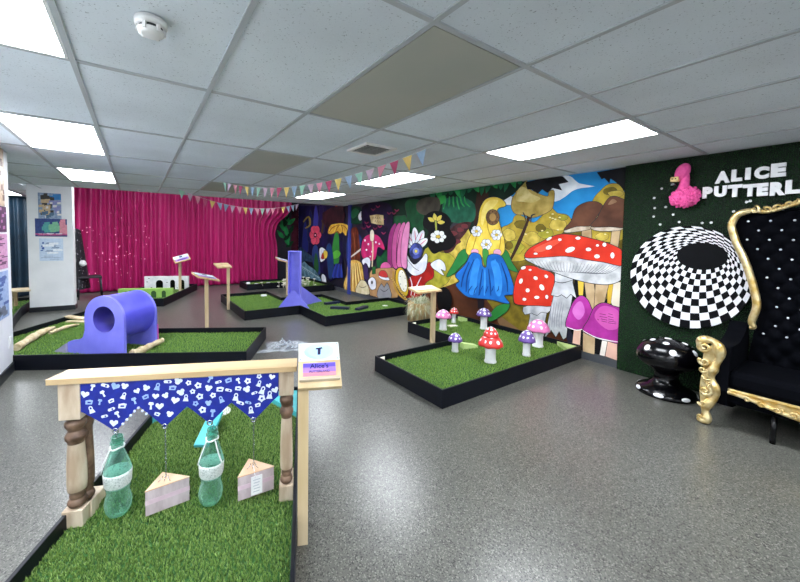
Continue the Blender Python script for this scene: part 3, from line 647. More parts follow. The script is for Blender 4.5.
for k in range(5): f.paint(pm(['#2b3fa0', '#1f2c78'][k % 2]), [(240+k*12, 450), (262+k*8, 380), (272+k*6, 400), (262+k*10, 455)], .3, 2)
f.done('dark blue night garden with a pink flower')
tag(MB().box(WX-.06, WX-.004, 7.62, 7.74, 0, 2.275).build('wall_post', mat('blue_post', '#2c3f9a', '#22327e', 4, rough=.5), bevel=.004), 'narrow blue painted upright post dividing the mural', 'post')
# painted panel beside the curtain
b = MB().box(3.5, WX-.005, -.006, 0, .1, 2.6); mt = [mat('panel_night', '#1a1024', '#0c0812', 3, rough=.6), pm('#2a8a4a', '#1c6a38', 6), pm('#123a22', '#0c2818', 5), pm('#4a1526', '#2c0c18', 4)]
def leaf(b, x, z, L, W, a, mi, d):
    P = [(0, 0), (W, L*.35), (W*.6, L*.75), (0, L), (-W*.6, L*.75), (-W, L*.35)]
    c, s_ = math.cos(a), math.sin(a); b.add([(x+p*c-q*s_, -.0065-d, z+p*s_+q*c) for p, q in smooth_poly(P, 3)], [list(range(18))], mi)
b.add([(4.3, -.0066, .3), (WX-.01, -.0066, .3), (WX-.01, -.0066, 2.55), (4.3, -.0066, 2.55)], [(0, 1, 2, 3)], 3)
for k in range(16): leaf(b, 4.12+.1*math.sin(k*1.3), 1.1+k*.075, .34, .07, -.9+((k*37) % 10)*.2, 1 + (k % 3 == 0), .0002+k*.0002)
tag(b.build('painted_panel', mt, loc=(0, YB-.002, 0)), 'dark painted panel with bright green leaves right of the pink curtain', 'painting')

# ------------------------------------------------------------------ putting trays
RIM, TURF = .165, .10
def tray(label, poly, m, spacing, h, wd, loc=(0, 0, 0), rotz=0, group='putting trays', per=3):
    a = sum(poly[i-1][0]*poly[i][1]-poly[i][0]*poly[i-1][1] for i in range(len(poly)))
    if a < 0: poly = poly[::-1]
    t = thing('putting_tray', label, 'putting tray', loc, rotz, group)
    inn = inset(poly, .018); b = MB(); n = len(poly)
    vs = [(x, y, z) for z in (0, RIM) for x, y in poly] + [(x, y, z) for z in (RIM, .02) for x, y in inn]
    fs = []
    for i in range(n):
        k = (i+1) % n; fs += [(i, k, n+k, n+i), (n+i, n+k, 2*n+k, 2*n+i), (2*n+i, 2*n+k, 3*n+k, 3*n+i), (3*n+i, 3*n+k, k, i)]
    b.add(vs, fs, 0); b.build('frame', black_ply, t, bevel=.002)
    inn2 = inset(poly, .0185); MB().prism(inn2, TURF-.03, z0=.025).build('base_board', turf_base, t)
    o = blades('turf', inn2, spacing, h, wd, m, TURF-.004, t, per=per); o['kind'] = 'stuff'
    return t
def wedge(parent, x, y, rz, L, W, h0, h1, m, name='corner_block'):
    b = MB(); b.prism([(0, 0), (L, 0), (L, h0), (0, h1)], W, lambda u, v, z: (u, z-W/2, v)); o = b.build(name, m, parent, (x, y, TURF-.004), rz); return o
def tri(parent, pts, h, m, z=TURF-.004, name='corner_block'):
    return MB().prism(pts, h, z0=z).build(name, m, parent)

T0 = tray('foreground putting tray under the wooden gate with hanging bottles', [(-1.075, .55), (-.026, .55), (-.026, 3.0), (-1.075, 3.0)], turf_a, .0135, .017, .005, rotz=F0.rz, per=8)
tri(T0, [(-.045, 2.98), (-.34, 2.98), (-.045, 2.6)], .045, teal_paint)
tri(T0, [(-1.056, 2.98), (-1.056, 2.68), (-.80, 2.98)], .045, teal_paint)
MB().lathe([(.0, .006), (.075, .006), (.078, 0)], 28, sx=1).build('hole_cover', white_paint, T0, (-.62, 2.78, TURF))
T1 = tray('L shaped putting tray with the spotted mushrooms beside the mural', [(2.14, 2.06), (4.52, 2.06), (4.52, 4.08), (3.45, 4.08), (3.45, 3.07), (2.14, 3.07)], turf_b, .016, .016, .007)
tri(T1, [(4.51, 2.08), (4.51, 2.36), (4.26, 2.08)], .05, lime_paint); tri(T1, [(2.16, 3.05), (2.16, 2.95), (2.26, 3.05)], .05, cream_paint); tri(T1, [(3.47, 4.06), (3.47, 3.94), (3.6, 4.06)], .05, cream_paint)
T2 = tray('stepped putting tray in the middle of the room under the violet gate', [(1.52, 6.1), (2.53, 6.1), (2.53, 5.04), (4.52, 5.04), (4.52, 6.0), (3.47, 6.0), (3.47, 7.1), (2.53, 7.1), (2.53, 8.13), (1.52, 8.13)], turf_b, .022, .016, .009)
MB().lathe([(0, .03), (.06, .03), (.07, .0)], 20).build('hole_cover', white_paint, T2, (2.38, 7.85, TURF)); MB().lathe([(0, .008), (.05, .008), (.055, .0)], 20).build('hole_cover', white_paint, T2, (4.1, 5.55, TURF))
for x, y, rz, L in ((3.17, 5.72, -.75, .36), (3.52, 5.50, .45, .34), (3.28, 6.25, .1, .34)):
    MB().box(-L/2, L/2, -.045, .045, 0, .05).build('bumper_bar', mat('navy_paint', '#111a38', '#0c1430', 6, rough=.45), T2, (x, y, TURF-.004), rz, bevel=.004)
T3 = tray('L shaped putting tray at the back, against the curtain and mural corner', [(2.44, 9.5), (3.53, 9.5), (3.53, 8.4), (4.48, 8.4), (4.48, 10.35), (2.44, 10.35)], turf_b, .03, .016, .012)
for x, y in ((2.75, 9.75), (3.1, 9.8), (2.62, 10.1)): MB().lathe([(0, .04), (.05, .04), (.06, 0)], 14).build('hole_cover', white_paint, T3, (x, y, TURF))
T5 = tray('putting tray with the little castle walls in front of the pink curtain', [(-3.9, 7.67), (-2.78, 7.67), (-2.78, 9.95), (-3.9, 9.95)], turf_b, .03, .016, .012, rotz=F5.rz)
T6 = tray('L shaped putting tray holding the violet tube obstacle and driftwood', [(-.997, 3.93), (-.997, 5.0), (-3.1, 5.0), (-3.55, 6.75), (-4.19, 6.75), (-4.19, 3.93)], turf_b, .02, .016, .008, rotz=F6.rz)
T7 = tray('putting tray seen in the gap between the left wall and the white column', [(-2.9, 6.75), (-1.52, 6.75), (-1.68, 8.3), (-1.7, 9.6), (-2.9, 9.6)], turf_b, .035, .016, .012)

# ------------------------------------------------------------------ gate in the foreground
wood_w = mat('weathered_wood', '#d3c4ae', '#a8927a', 14, rough=.65, stretch=(1, 1, .25), bump=.06); wood_d = mat('dark_turned_wood', '#7d6350', '#4c3729', 22, rough=.5)
def gate():
    g = thing('wooden_gate', 'wooden gate with turned posts and blue fabric across the foreground tray', 'gate', F0.w(-.56, 1.80), F0.rz)
    dx = .56; dy = -1.80
    def newel(x, y, wd, top, dark):
        b = MB(); a = wd/2; q = .098
        b.box(-a, a, -a, a, .605 if wd > .075 else .648, top)
        b.box(-a*.98, a*.98, -a*.98, a*.98, q, .178)
        r = a*.98; zt = .605 if wd > .075 else .648; zb = .178
        P = [(0, zb), (r*.62, zb), (r*.8, zb+.008), (r*.92, zb+.02), (r*.8, zb+.034), (r*.62, zb+.04), (r*.74, zb+.052), (r*.66, zb+.064), (r*.86, zb+.08)]
        nb = len(P)
        zs = zt-.115
        P += [(r*.9, zb+.11), (r*.88, zb+.2), (r*.74, zs-.01)]; ns = len(P)
        P += [(r*.78, zs), (r*.95, zs+.012), (r*.98, zs+.028), (r*.8, zs+.042), (r*.66, zs+.05), (r*.8, zs+.062), (r*.97, zs+.075), (r*.98, zs+.09), (r*.8, zs+.1), (r*.6, zs+.108), (r*.62, zt), (0, zt)]
        mis = [1 if i < nb-1 or i >= ns-1 else (1 if dark else 0) for i in range(len(P)-1)]
        b.lathe(P, 24, mis=mis); o = b.build('post', [wood_w, wood_d], g, (x+dx, y+dy, 0), bevel=.003); return o
    newel(-1.035, 1.805, .088, .77, False); newel(-1.015, 1.85, .062, .77, True)
    MB().box(-.04, .04, -.085, .085, .0, .06).build('post_foot', wood_w, g, (-1.035+dx, 1.875+dy, .098), bevel=.004)
    newel(-.081, 1.80, .072, .77, False); newel(-.081, 1.875, .066, .77, True)
    b = MB(); b.prism([(-1.12, 1.752), (-.03, 1.752), (-.03, 1.875), (-1.10, 1.875)], .025, z0=.774); o = b.build('beam', pine_x, g, (dx, dy, 0), bevel=.004)
    # fabric
    xs = [-.99, -.985, -.847, -.751, -.639, -.542, -.44, -.343, -.238, -.121, -.118]; zs = [.769, .642, .539, .648, .542, .632, .542, .636, .539, .652, .769]
    poly = list(zip(xs, zs)); b = MB(); Y = 1.758
    nx = 90; vs = []; fs = []
    lower = lambda x: float(np.interp(x, xs[1:-1], zs[1:-1]))
    wav = lambda x, z: Y+.004*math.sin(x*31+z*9)*(.8-z)*4
    for i in range(nx+1):
        x = -.987+(.868)*i/nx; zl = lower(x)
        for j in range(7): z = zl+(.769-zl)*j/6; vs.append((x, wav(x, z), z))
    for i in range(nx):
        for j in range(6): a = i*7+j; fs.append((a, a+7, a+8, a+1))
    b.add(vs, fs, 0, True)
    q = random.Random(11); pts = []
    P = np.array
    for _ in range(4000):
        x = q.uniform(-.97, -.135); z = q.uniform(.55, .76)
        if z < lower(x)+.026 or z < lower(x-.02)+.014 or z < lower(x+.02)+.014: continue
        if all((x-a)**2+((z-c)*1.0)**2 > .036**2 for a, c in pts): pts.append((x, z))
        if len(pts) > 120: break
    for k, (x, z) in enumerate(pts):
        kind = k % 7; s_ = q.uniform(.013, .019); a0 = q.uniform(-.5, .5)
        def put(sh, mi, off, cx=0, cz=0):
            c, n_ = math.cos(a0), math.sin(a0); pp = [(x+(cx+u)*c-(cz+v)*n_, z+(cx+u)*n_+(cz+v)*c) for u, v in sh]
            b.add([(u, wav(u, v)-off, v) for u, v in pp], [list(range(len(pp)))], mi)
        cir = lambda r_, n_=10, ex=1: [(r_*ex*math.cos(2*PI*i/n_), r_*math.sin(2*PI*i/n_)) for i in range(n_)]
        mi = 1 if q.random() < .8 else 2
        if kind == 0: put([(0, -s_), (s_, .0), (s_*.9, s_*.6), (s_*.4, s_*.75), (0, s_*.35), (-s_*.4, s_*.75), (-s_*.9, s_*.6), (-s_, 0)], mi, .0014)
        elif kind == 1:
            put([(s_*(1.05 if i % 2 else .75)*math.cos(PI*i/5), s_*(1.05 if i % 2 else .75)*math.sin(PI*i/5)) for i in range(10)], mi, .0014); put(cir(s_*.3, 8), 0, .0018)
        elif kind == 2:
            put(cir(s_*.7, 10, .8), mi, .0014, 0, s_*.5); put([(-s_*.8, -s_), (s_*.8, -s_), (s_*.5, s_*.1), (-s_*.5, s_*.1)], mi, .0014); put(cir(s_*.35, 8, .8), 0, .0018, 0, s_*.5)
        elif kind == 3:
            put([(-s_, -s_*.5), (s_*.6, -s_*.7), (s_, s_*.4), (s_*.3, s_*.7), (-s_*.9, s_*.6)], mi, .0014); put([(-s_*.5, -s_*.2), (s_*.4, -s_*.3), (s_*.4, .1*s_), (-s_*.4, s_*.2)], 0, .0018)
        elif kind == 4:
            put(cir(s_*.55, 9), mi, .0014, -s_*.5, s_*.3); put(cir(s_*.55, 9), mi, .00145, s_*.5, s_*.3); put(cir(s_*.7, 9), mi, .0015, 0, -s_*.3)
        elif kind == 5:
            put([(-s_*.9, -s_*.4), (s_*.9, -s_*.4), (s_*1.2, 0), (s_*.8, s_*.5), (-s_*.8, s_*.5), (-s_*1.1, .1*s_)], mi, .0014); put(cir(s_*.3, 8), 0, .0018, s_*.3, 0)
        else:
            put([(-s_*.3, -s_), (s_*.3, -s_), (s_*.2, .1*s_), (s_*.7, s_*.4), (s_*.5, s_), (-s_*.5, s_), (-s_*.7, s_*.4), (-s_*.2, .1*s_)], mi, .0014)
    b.build('fabric_bunting', [blue_fabric, print_white, print_pale], g, (dx, dy, 0))
    b = MB()
    for k in range(7): b.sphere((-.815+k*.0165, 1.754, lower(-.815+k*.0165)-.002), .006, 8, 6)
    b.build('lace_edging', print_white, g, (dx, dy, 0))
    for x, z in ((-.847, .539), (-.639, .542), (-.44, .542), (-.238, .539)):
        MB().lathe([(.011+.0035*math.cos(t), .0035*math.sin(t)) for t in [q_*PI/4 for q_ in range(9)]], 16, Matrix.Translation((x, 1.757, z+.003)) @ Matrix.Rotation(PI/2, 4, 'X')).build('eyelet', steel, g, (dx, dy, 0))
gate()
def chain(parent, z0, z1, m=steel, r=.0045):
    n = max(3, int((z0-z1)/.011)); b = MB()
    for k in range(n):
        z = z0-(z0-z1)*(k+.5)/n; A = Matrix.Translation((0, 0, z)) @ Matrix.Rotation((k % 2)*PI/2, 4, 'Z') @ Matrix.Rotation(PI/2, 4, 'X') @ Matrix.Diagonal((.8, 1.5, 1, 1))
        b.lathe([(r+.0013*math.cos(t), .0013*math.sin(t)) for t in [q*PI/3 for q in range(7)]], 10, A)
    b.build('chain', m, parent)
bottle_g = glassy('green_bottle_glass', '#b6e4d6', .05, .05); glitter = speckle('white_glitter', '#d3dad8', '#98a5a3', '#f2f5f4', 160, .4); cord = mat('white_cord', '#dfe3e2', '#c5cac9', 40, rough=.8)
water = glassy('bottle_bottom_glass', '#b4e2ce', .05, .05)
def bottle(x, label, tilt, tagside):
    t = thing('hanging_bottle', label, 'bottle', F0.w(x, 1.80, .118), F0.rz, 'hanging bottles'); t.rotation_euler.y = tilt
    P = [(0, .005), (.03, .0), (.044, .008), (.054, .03), (.057, .06), (.05, .095), (.045, .115), (.05, .135)]
    MB().lathe(P, 28).build('bottom_bulb', water, t)
    P = [(.05, .135), (.055, .155), (.057, .2), (.0575, .215), (.048, .25), (.031, .30), (.024, .32), (.024, .34), (.029, .345), (.029, .352), (.024, .357), (.025, .375), (.022, .378), (.021, .34)]
    MB().lathe(P, 28).build('neck', bottle_g, t)
    MB().lathe([(.0505, .14), (.056, .155), (.0585, .2), (.0582, .212), (.0555, .213), (.0535, .155)], 28).build('glitter_band', glitter, t)
    b = MB(); b.tube([(.028*math.cos(k*PI/8), .028*math.sin(k*PI/8), .325+.004*math.sin(k)) for k in range(17)], .004, 6)
    for s_ in ((-1, 1) if tagside == 0 else (tagside,)):
        b.tube(smooth_poly([(s_*.02, -.024, .325), (s_*.034, -.036, .285), (s_*.048, -.036, .24), (s_*.056, -.03, .215)], 4, False), [.004]*12+[.006], 6, flat=.6)
    b.build('cord', cord, t); chain(t, .425, .36)
bottle(-.862, 'left green glass bottle hanging from the blue fabric, beside the left post', .0, -1)
bottle(-.45, 'right green glass bottle hanging between the two cake slices', .03, 0)
cake_a = mat('cake_sponge', '#cbbcc0', '#b3a3a8', 30, rough=.8, bump=.1, stretch=(1, 1, .3)); cake_b = mat('cake_pink_filling', '#dcc6d0', '#cdb2c0', 20, rough=.7); cake_t = mat('cake_tan_top', '#e0c3a6', '#d2ac8c', 10, rough=.7)
def cake(P, z0, z1, label, ztop, tagged):
    c = sum((Vector(p) for p in P), Vector((0, 0)))/3; t = thing('cake_slice', label, 'cake slice', F0.w(c.x, c.y, z0), F0.rz, 'hanging cake slices'); Q = [(p[0]-c.x, p[1]-c.y) for p in P]; h = z1-z0
    for a, b_, m, n, grow in ((0, .42, cake_a, 'sponge', 0), (.42, .6, cake_b, 'filling', .0006), (.6, .96, cake_a, 'sponge', 0), (.96, 1, cake_t, 'icing', .001)):
        MB().prism(inset(Q, -grow), h*(b_-a), z0=h*a).build(n, m, t, bevel=.002)
    b = MB()
    for k, a in enumerate((-.6, 0, .6)): b.tube([(-.004+.02*math.sin(a), .004, h+.018), (-.004+.03*math.sin(a), -.006, h+.008), (-.004+.05*math.sin(a), -.012, h-.001)], .0016, 6)
    b.build('hook', steel, t)
    o = len(col.objects); chain(t, ztop-z0, h+.016)
    if tagged:
        d = Vector((Q[1][0]-Q[0][0], Q[1][1]-Q[0][1])).normalized(); mid = Vector((Q[0][0]*.5+Q[1][0]*.5, Q[0][1]*.5+Q[1][1]*.5))
        A = Matrix.Translation((mid.x-d.y*-.006, mid.y-.006, h*.45)) @ Matrix.Rotation(math.atan2(d.y, d.x), 4, 'Z')
        b = MB().box(-.028, .028, -.003, .0, -.045, .05, mx=A)
        for k in range(5): b.box(-.018+.003*(k % 2), .018-.004*(k % 3), -.0036, -.003, .03-k*.015, .034-k*.015, mi=1, mx=A)
        b.tube([(0, -.004, h+.01), (mid.x*.6, mid.y-.01, h*.95), (mid.x, mid.y-.012, h*.8)], .0018, 6)
        b.build('paper_tag', [white_paint, mat('tag_marks', '#b7bcc6', '#a7adb9', 20)], t)
c1 = [(-.732, 1.765), (-.560, 1.845), (-.705, 1.90)]
cake(c1, .108, .232, 'left wooden cake slice hanging between the two bottles', .54, False)
cake([(-.316, 1.775), (-.146, 1.835), (-.285, 1.92)], .122, .246, 'right wooden cake slice with a white paper tag', .54, True)
o = MB().box(-.045, .045, -.14, .14, -.012, .012).build('ramp', teal_paint, bevel=.003); o.location = F0.w(-.615, 2.44, TURF+.055); o.rotation_euler = (R(17), 0, F0.rz-.12)
tag(o, 'turquoise sloping board lying on the turf behind the right bottle', 'ramp')

# ------------------------------------------------------------------ sign stands
img_blue = mat('print_sky_blue', '#c4dcf0', '#9cc2e4', 6, rough=.35); img_pale = mat('print_pale', '#dfeef6', '#cbe2f0', 6, rough=.35); img_viol = mat('print_violet', '#7d62c8', '#b98ad0', 7, rough=.35); img_dark = mat('print_dark', '#151c4e', '#0f153c', 9, rough=.35); img_rose = mat('print_rose', '#c98a9a', '#b97a90', 7, rough=.35)
def text_mesh(body, size, offset=0, extrude=0):
    cu = bpy.data.curves.new('tmp', 'FONT'); cu.body = body; cu.size = size; cu.offset = offset; cu.extrude = extrude; cu.align_x = 'CENTER'; cu.align_y = 'CENTER'; cu.resolution_u = 4
    o = bpy.data.objects.new('tmp', cu); col.objects.link(o); dg = bpy.context.evaluated_depsgraph_get(); dg.update()
    me = bpy.data.meshes.new_from_object(o.evaluated_get(dg)); bpy.data.objects.remove(o); bpy.data.curves.remove(cu); return me
def sign_stand(label, loc, rz, H, bw, bd, post=(.05, .045), slope=22, off=(0, 0), printed=True, roll=0, turn=0, split=False):
    t = thing('sign_stand', label, 'sign stand', loc, rz, 'wooden sign stands')
    MB().box(-post[0]/2, post[0]/2, -post[1]/2, post[1]/2, 0, H).build('post', pine_light, t, bevel=.002)
    bd_ = bpy.data.objects.new('board', None)
    b = MB().box(-bw/2, bw/2, -bd/2, bd/2, -.012, .012); board = b.build('board', pine, t, (off[0], off[1], H+.012+abs(off[1])*0), 0, bevel=.002)
    board.rotation_euler = (R(slope), R(roll), turn)
    if printed == 'pale': MB().box(-bw*.42, bw*.42, -bd*.1, bd*.42, .0121, .0135).build('picture', [img_pale], board); MB().box(-bw*.1, bw*.12, bd*.05, bd*.25, .0136, .0142).build('picture_figure', img_blue, board)
    elif printed:
        MB().box(-bw*.46, bw*.46, bd*.02, bd*.47, .0121, .0135).build('picture', [img_pale], board)
        MB().box(-bw*.42, bw*.42, -bd*.36, -bd*.02, .0121, .0135).build('title_plate', img_viol, board)
        MB().box(-bw*.1, bw*.08, bd*.12, bd*.36, .0136, .0142).build('picture_figure', img_dark, board)
        MB().box(-bw*.3, bw*.3, -bd*.25, -bd*.14, .0136, .0142).build('title_lettering', img_dark, board)
    return t
# nearest stand in full detail, fixed to the tray side
t = thing('sign_stand', 'nearest sign stand with purple title plate, fixed to the foreground tray', 'sign stand', F0.w(.003, 1.62), F0.rz, 'wooden sign stands')
MB().box(-.024, .024, -.02, .02, 0, .757).build('post', pine_light, t, bevel=.002)
b = MB(); A = Matrix.Translation((.076, .06, .826)) @ Matrix.Rotation(R(37), 4, 'X')
b.box(-.1, .1, -.122, .122, -.012, .012, mx=A); b.build('board', pine_light, t, bevel=.002)
MB().box(-.094, .092, -.092, -.078, .012, .03, mx=A).build('ledge', mat('grey_wood', '#cbbfa8', '#a99b86', 16, rough=.6, stretch=(.2, 1, 1)), t, bevel=.001)
b = MB(); b.box(-.098, .098, .018, .119, .0122, .0142, 0, A)
cir = [(.074*math.cos(2*PI*k/32), .069+.045*math.sin(2*PI*k/32)) for k in range(32)]
for mi, sx, lift in ((1, 1, .0004), (2, .72, .0008), (1, .45, .0012)):
    b.add([A @ Vector((x*sx, .069+(y-.069)*sx, .0142+lift)) for x, y in cir], [list(range(32))], mi)
for pl in ([(-.016, .088), (.016, .092), (.018, .083), (.008, .082), (.006, .05), (-.008, .048), (-.006, .08), (-.016, .08)],): b.add([A @ Vector((x, y, .0160)) for x, y in pl], [list(range(len(pl)))], 3)
for x, y in ((-.09, .11), (.09, .11), (-.09, .026), (.09, .026)): b.add([A @ Vector((x+.003*math.cos(k), y+.003*math.sin(k), .0148)) for k in range(6)], [list(range(6))], 4)
b.build('picture', [img_pale, img_blue, mat('print_ice', '#b9dcea', '#a6cfe4', 5, rough=.3), img_dark, black_gloss], t)
b = MB(); b.box(-.078, .076, -.064, .004, .0122, .0140, 0, A); b.box(-.078, .076, -.064, -.044, .0140, .0142, 1, A); b.box(-.078, .076, -.018, .004, .0140, .0141, 2, A)
b.build('title_plate', [img_viol, img_rose, mat('print_deep_violet', '#5a48b8', '#6a58c4', 7, rough=.35)], t)
for body, sz, y, of in (("Alice's", .034, -.014, .0006), ('PUTTERLAND', .0155, -.042, .0003)):
    me = text_mesh(body, sz, of); me.materials.append(img_dark); o = bpy.data.objects.new('title_lettering', me); col.objects.link(o); o.parent = t; o.matrix_local = A @ Matrix.Translation((-.001, y, .0147))
sign_stand('sign stand just behind the violet tube tray, with two tilted boards', (.905, 5.96, 0), 0, .79, .36, .24, slope=14, roll=14, turn=.35, off=(-.01, -.0))
sign_stand('slim sign stand beside the stepped tray, board leaning out to the left', (1.485, 7.2, 0), 0, .86, .27, .3, slope=12, off=(-.1, 0), turn=.1, printed=False)
sign_stand('sign stand rising behind the castle walls in front of the curtain', F5.w(-2.88, 8.95, TURF-.004), F5.rz, .79, .34, .3, slope=25, roll=-16, off=(.04, 0), turn=.4)
sign_stand('sign stand half hidden behind the violet gate', (3.10, 8.3, 0), 0, .86, .3, .3, slope=10, roll=16, off=(-.12, 0))
sign_stand('sign stand beside the mushroom tray, board over the log planter', (3.413, 3.5, 0), 0, .745, .46, .20, post=(.055, .05), slope=14, off=(-.16, 0), turn=.05, printed='pale')

# ------------------------------------------------------------------ mushrooms on the tray
caps = {'pink': mat('pink_cap', '#dd7fb4', '#cf6aa4', 10, rough=.4), 'red': mat('red_cap', '#d6302c', '#c02522', 10, rough=.4), 'purple': mat('purple_cap', '#6c4f9c', '#5c418a', 10, rough=.4)}
def mushroom(label, x, y, c, r, zc, zt, double=False, seed=1):
    t = thing('toy_mushroom', label, 'mushroom', (x, y, TURF), 0, 'spotted mushrooms on the turf'); zc -= TURF; zt -= TURF; sr = r*.45
    MB().lathe([(0, -.003), (sr*1.08, -.003), (sr*1.1, .012), (sr*.96, .03), (sr*.93, zc*.6), (sr*1.0, zc*.95), (sr*.9, zc+.005), (0, zc+.005)], 24).build('stem', white_paint, t)
    q = random.Random(seed)
    def cap(r_, z0, z1, name, nspot):
        b = MB(); H = z1-z0; n = 36
        P = [(0, H*.12), (r_*.55, H*.08), (r_*.93, -H*.06), (r_*1.0, 0), (r_*.97, H*.14), (r_*.86, H*.38), (r_*.66, H*.66), (r_*.4, H*.88), (r_*.18, H*.97), (0, H)]
        b.lathe(P, n)
        b.v = [(v[0], v[1], z0+v[2]+.05*r_*math.sin(math.atan2(v[1], v[0])*7+seed)*(math.hypot(v[0], v[1])/r_)**4) for v in b.v]
        zf = lambda rr: z0+float(np.interp(rr, [p[0] for p in P[:2:-1]], [p[1] for p in P[:2:-1]]))
        k = 0
        for ring, cnt, rr_ in ((.0, 1, .2), (.5, 5, .19), (.83, 9, .16)):
            for a in range(cnt):
                th = 2*PI*(a+q.uniform(-.15, .15))/cnt+ring*3; rd = r_*ring; sr_ = r_*rr_*q.uniform(.75, 1.1); cx, cy = rd*math.cos(th), rd*math.sin(th)
                V = [(cx, cy, zf(rd)+.002)]
                sl = (zf(min(r_*.96, rd+sr_*.6))-zf(max(0, rd-sr_*.6)))/(1.2*sr_); cs = 1/math.hypot(1, sl)
                for rq, lift in ((.6, .0022), (1, .0008)):
                    for m_ in range(10):
                        f_ = 2*PI*m_/10; u = sr_*rq*math.cos(f_)*cs; v_ = sr_*rq*math.sin(f_); px_, py_ = cx+u*math.cos(th)-v_*math.sin(th), cy+u*math.sin(th)+v_*math.cos(th)
                        V.append((px_, py_, zf(min(r_, math.hypot(px_, py_)))+lift))
                F_ = [(0, 1+m_, 1+(m_+1) % 10) for m_ in range(10)]+[(1+m_, 11+m_, 11+(m_+1) % 10, 1+(m_+1) % 10) for m_ in range(10)]
                b.add(V, F_, 1, True)
        b.build(name, [caps[c], white_paint], t)
    if double: cap(r, zc, zc+(zt-zc)*.66, 'cap', 1); cap(r*.62, zc+(zt-zc)*.5, zt, 'upper_cap', 1)
    else: cap(r, zc, zt, 'cap', 1)
mushroom('pink spotted mushroom nearest the log planter', 3.768, 3.648, 'pink', .118, .29, .40, seed=1)
mushroom('small red spotted mushroom at the far end of the tray', 4.227, 3.86, 'red', .072, .26, .345, seed=2)
mushroom('purple spotted mushroom close to the mural, below the blue bell shape', 4.33, 3.36, 'purple', .112, .31, .415, seed=3)
mushroom('small purple spotted mushroom nearest the front left of the tray', 3.153, 2.849, 'purple', .085, .235, .325, seed=4)
mushroom('big red mushroom with a double cap at the front of the tray', 3.22, 2.40, 'red', .132, .29, .49, True, seed=5)
mushroom('purple spotted mushroom right of the double red one', 3.761, 2.311, 'purple', .094, .275, .40, seed=6)
mushroom('pink spotted mushroom in front of the painted pale stem', 4.216, 2.44, 'pink', .134, .31, .445, seed=7)
for x, y, rz, L, lb in ((3.33, 2.90, -.25, .2, 'pale lime wedge beside the small purple mushroom'), (4.4, 3.9, -.3, .22, 'pale lime wedge behind the small red mushroom')):
    tag(wedge(None, x, y, rz, L, .09, .03, .07, lime_paint, 'wedge_block'), lb, 'wedge', 'lime wedges')
tag(wedge(None, 3.98, 3.73, -.2, .14, .08, .015, .02, cream_paint, 'flat_block'), 'flat cream block right of the pink mushroom by the planter', 'block')

# ------------------------------------------------------------------ violet tube obstacle
az = 45; FT = Frame(az); C0 = Vector((-.315, 4.80))
t = thing('tube_obstacle', 'violet tunnel tube with a round hole lying on the left tray', 'tunnel', (C0.x, C0.y, TURF-.004), FT.rz)
rO, rI, zc = .262, .146, .41
def panel(y0, th, ext, m, hole=True, name='front_panel', mh=purple):
    # outline seen from the front: round top, straight right side, long foot to the left
    th0 = -PI*.0
    out = [(rO*math.cos(a), zc+rO*math.sin(a)) for a in [PI*k/28 for k in range(29)]]
    foot = [(-rO, .24), (-rO-.03, .19), (-rO-ext*.35, .16), (-rO-ext*.75, .145), (-rO-ext, .12), (-rO-ext, 0), (rO, 0)]
    out = out+foot; b = MB(); n = 40
    hole_ = [(rI*math.cos(a), zc+rI*math.sin(a)) for a in [2*PI*k/n for k in range(n)]]
    # nearest outline vertex for bridging
    full = []
    for k in range(n):
        a = 2*PI*k/n; d = Vector((math.cos(a), math.sin(a))); best = None
        for i in range(len(out)):
            p, q = Vector(out[i]), Vector(out[(i+1) % len(out)]); e = q-p; o_ = p-Vector((0, zc)); den = d.x*e.y-d.y*e.x
            if abs(den) < 1e-9: continue
            s_ = (o_.x*e.y-o_.y*e.x)/den; u = (o_.x*d.y-o_.y*d.x)/den
            if s_ > 0 and -1e-6 <= u <= 1+1e-6 and (best is None or s_ < best): best = s_
        full.append((d.x*best, zc+d.y*best))
    for yy, flip in ((y0, 1), (y0+th, 0)):
        vs = [(x, yy, z) for x, z in hole_]+[(x, yy, z) for x, z in full]
        b.add(vs, [((k, (k+1) % n, n+(k+1) % n, n+k) if flip else (k, n+k, n+(k+1) % n, (k+1) % n)) for k in range(n)], 0)
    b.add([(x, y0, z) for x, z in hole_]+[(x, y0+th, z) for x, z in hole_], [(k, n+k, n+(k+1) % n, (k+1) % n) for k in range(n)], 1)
    # rim and the foot as one extruded outline
    N_ = len(out); b.add([(x, y0, z) for x, z in out]+[(x, y0+th, z) for x, z in out], [(k, (k+1) % N_, N_+(k+1) % N_, N_+k) for k in range(N_)], 0)
    fp = [(-rO, 0), (-rO, .24), (-rO-.03, .19), (-rO-ext*.35, .16), (-rO-ext*.75, .145), (-rO-ext, .12), (-rO-ext, 0)]
    b.prism(fp, th-.002, lambda x, y, z: (x, y0+.001+z, y), 0)
    cl = [(rO, 0), (-rO, 0), (-rO, .2), (rO, .2)]
    return b.build(name, [m, purple_in], t)
panel(0, .03, .24, lilac); panel(.43, .03, .0, lilac, name='back_panel')
b = MB(); n = 48
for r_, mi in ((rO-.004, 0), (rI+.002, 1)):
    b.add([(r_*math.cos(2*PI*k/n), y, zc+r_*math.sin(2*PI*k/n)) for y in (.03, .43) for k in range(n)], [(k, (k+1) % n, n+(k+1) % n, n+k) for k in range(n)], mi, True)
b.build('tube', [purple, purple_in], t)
MB().box(rO-.02, rO+.004, .462, .475, 0, .26).build('edge_strip', pinkpaint, t, bevel=.002)
b = MB(); b.prism([(-rO-.24, .11), (-rO-.42, .0), (-rO-.24, 0)], .28, lambda x, y, z: (x, z-.02, y)); b.build('ramp', mat('grey_violet', '#a7a3c4', '#9691b8', 8), t)
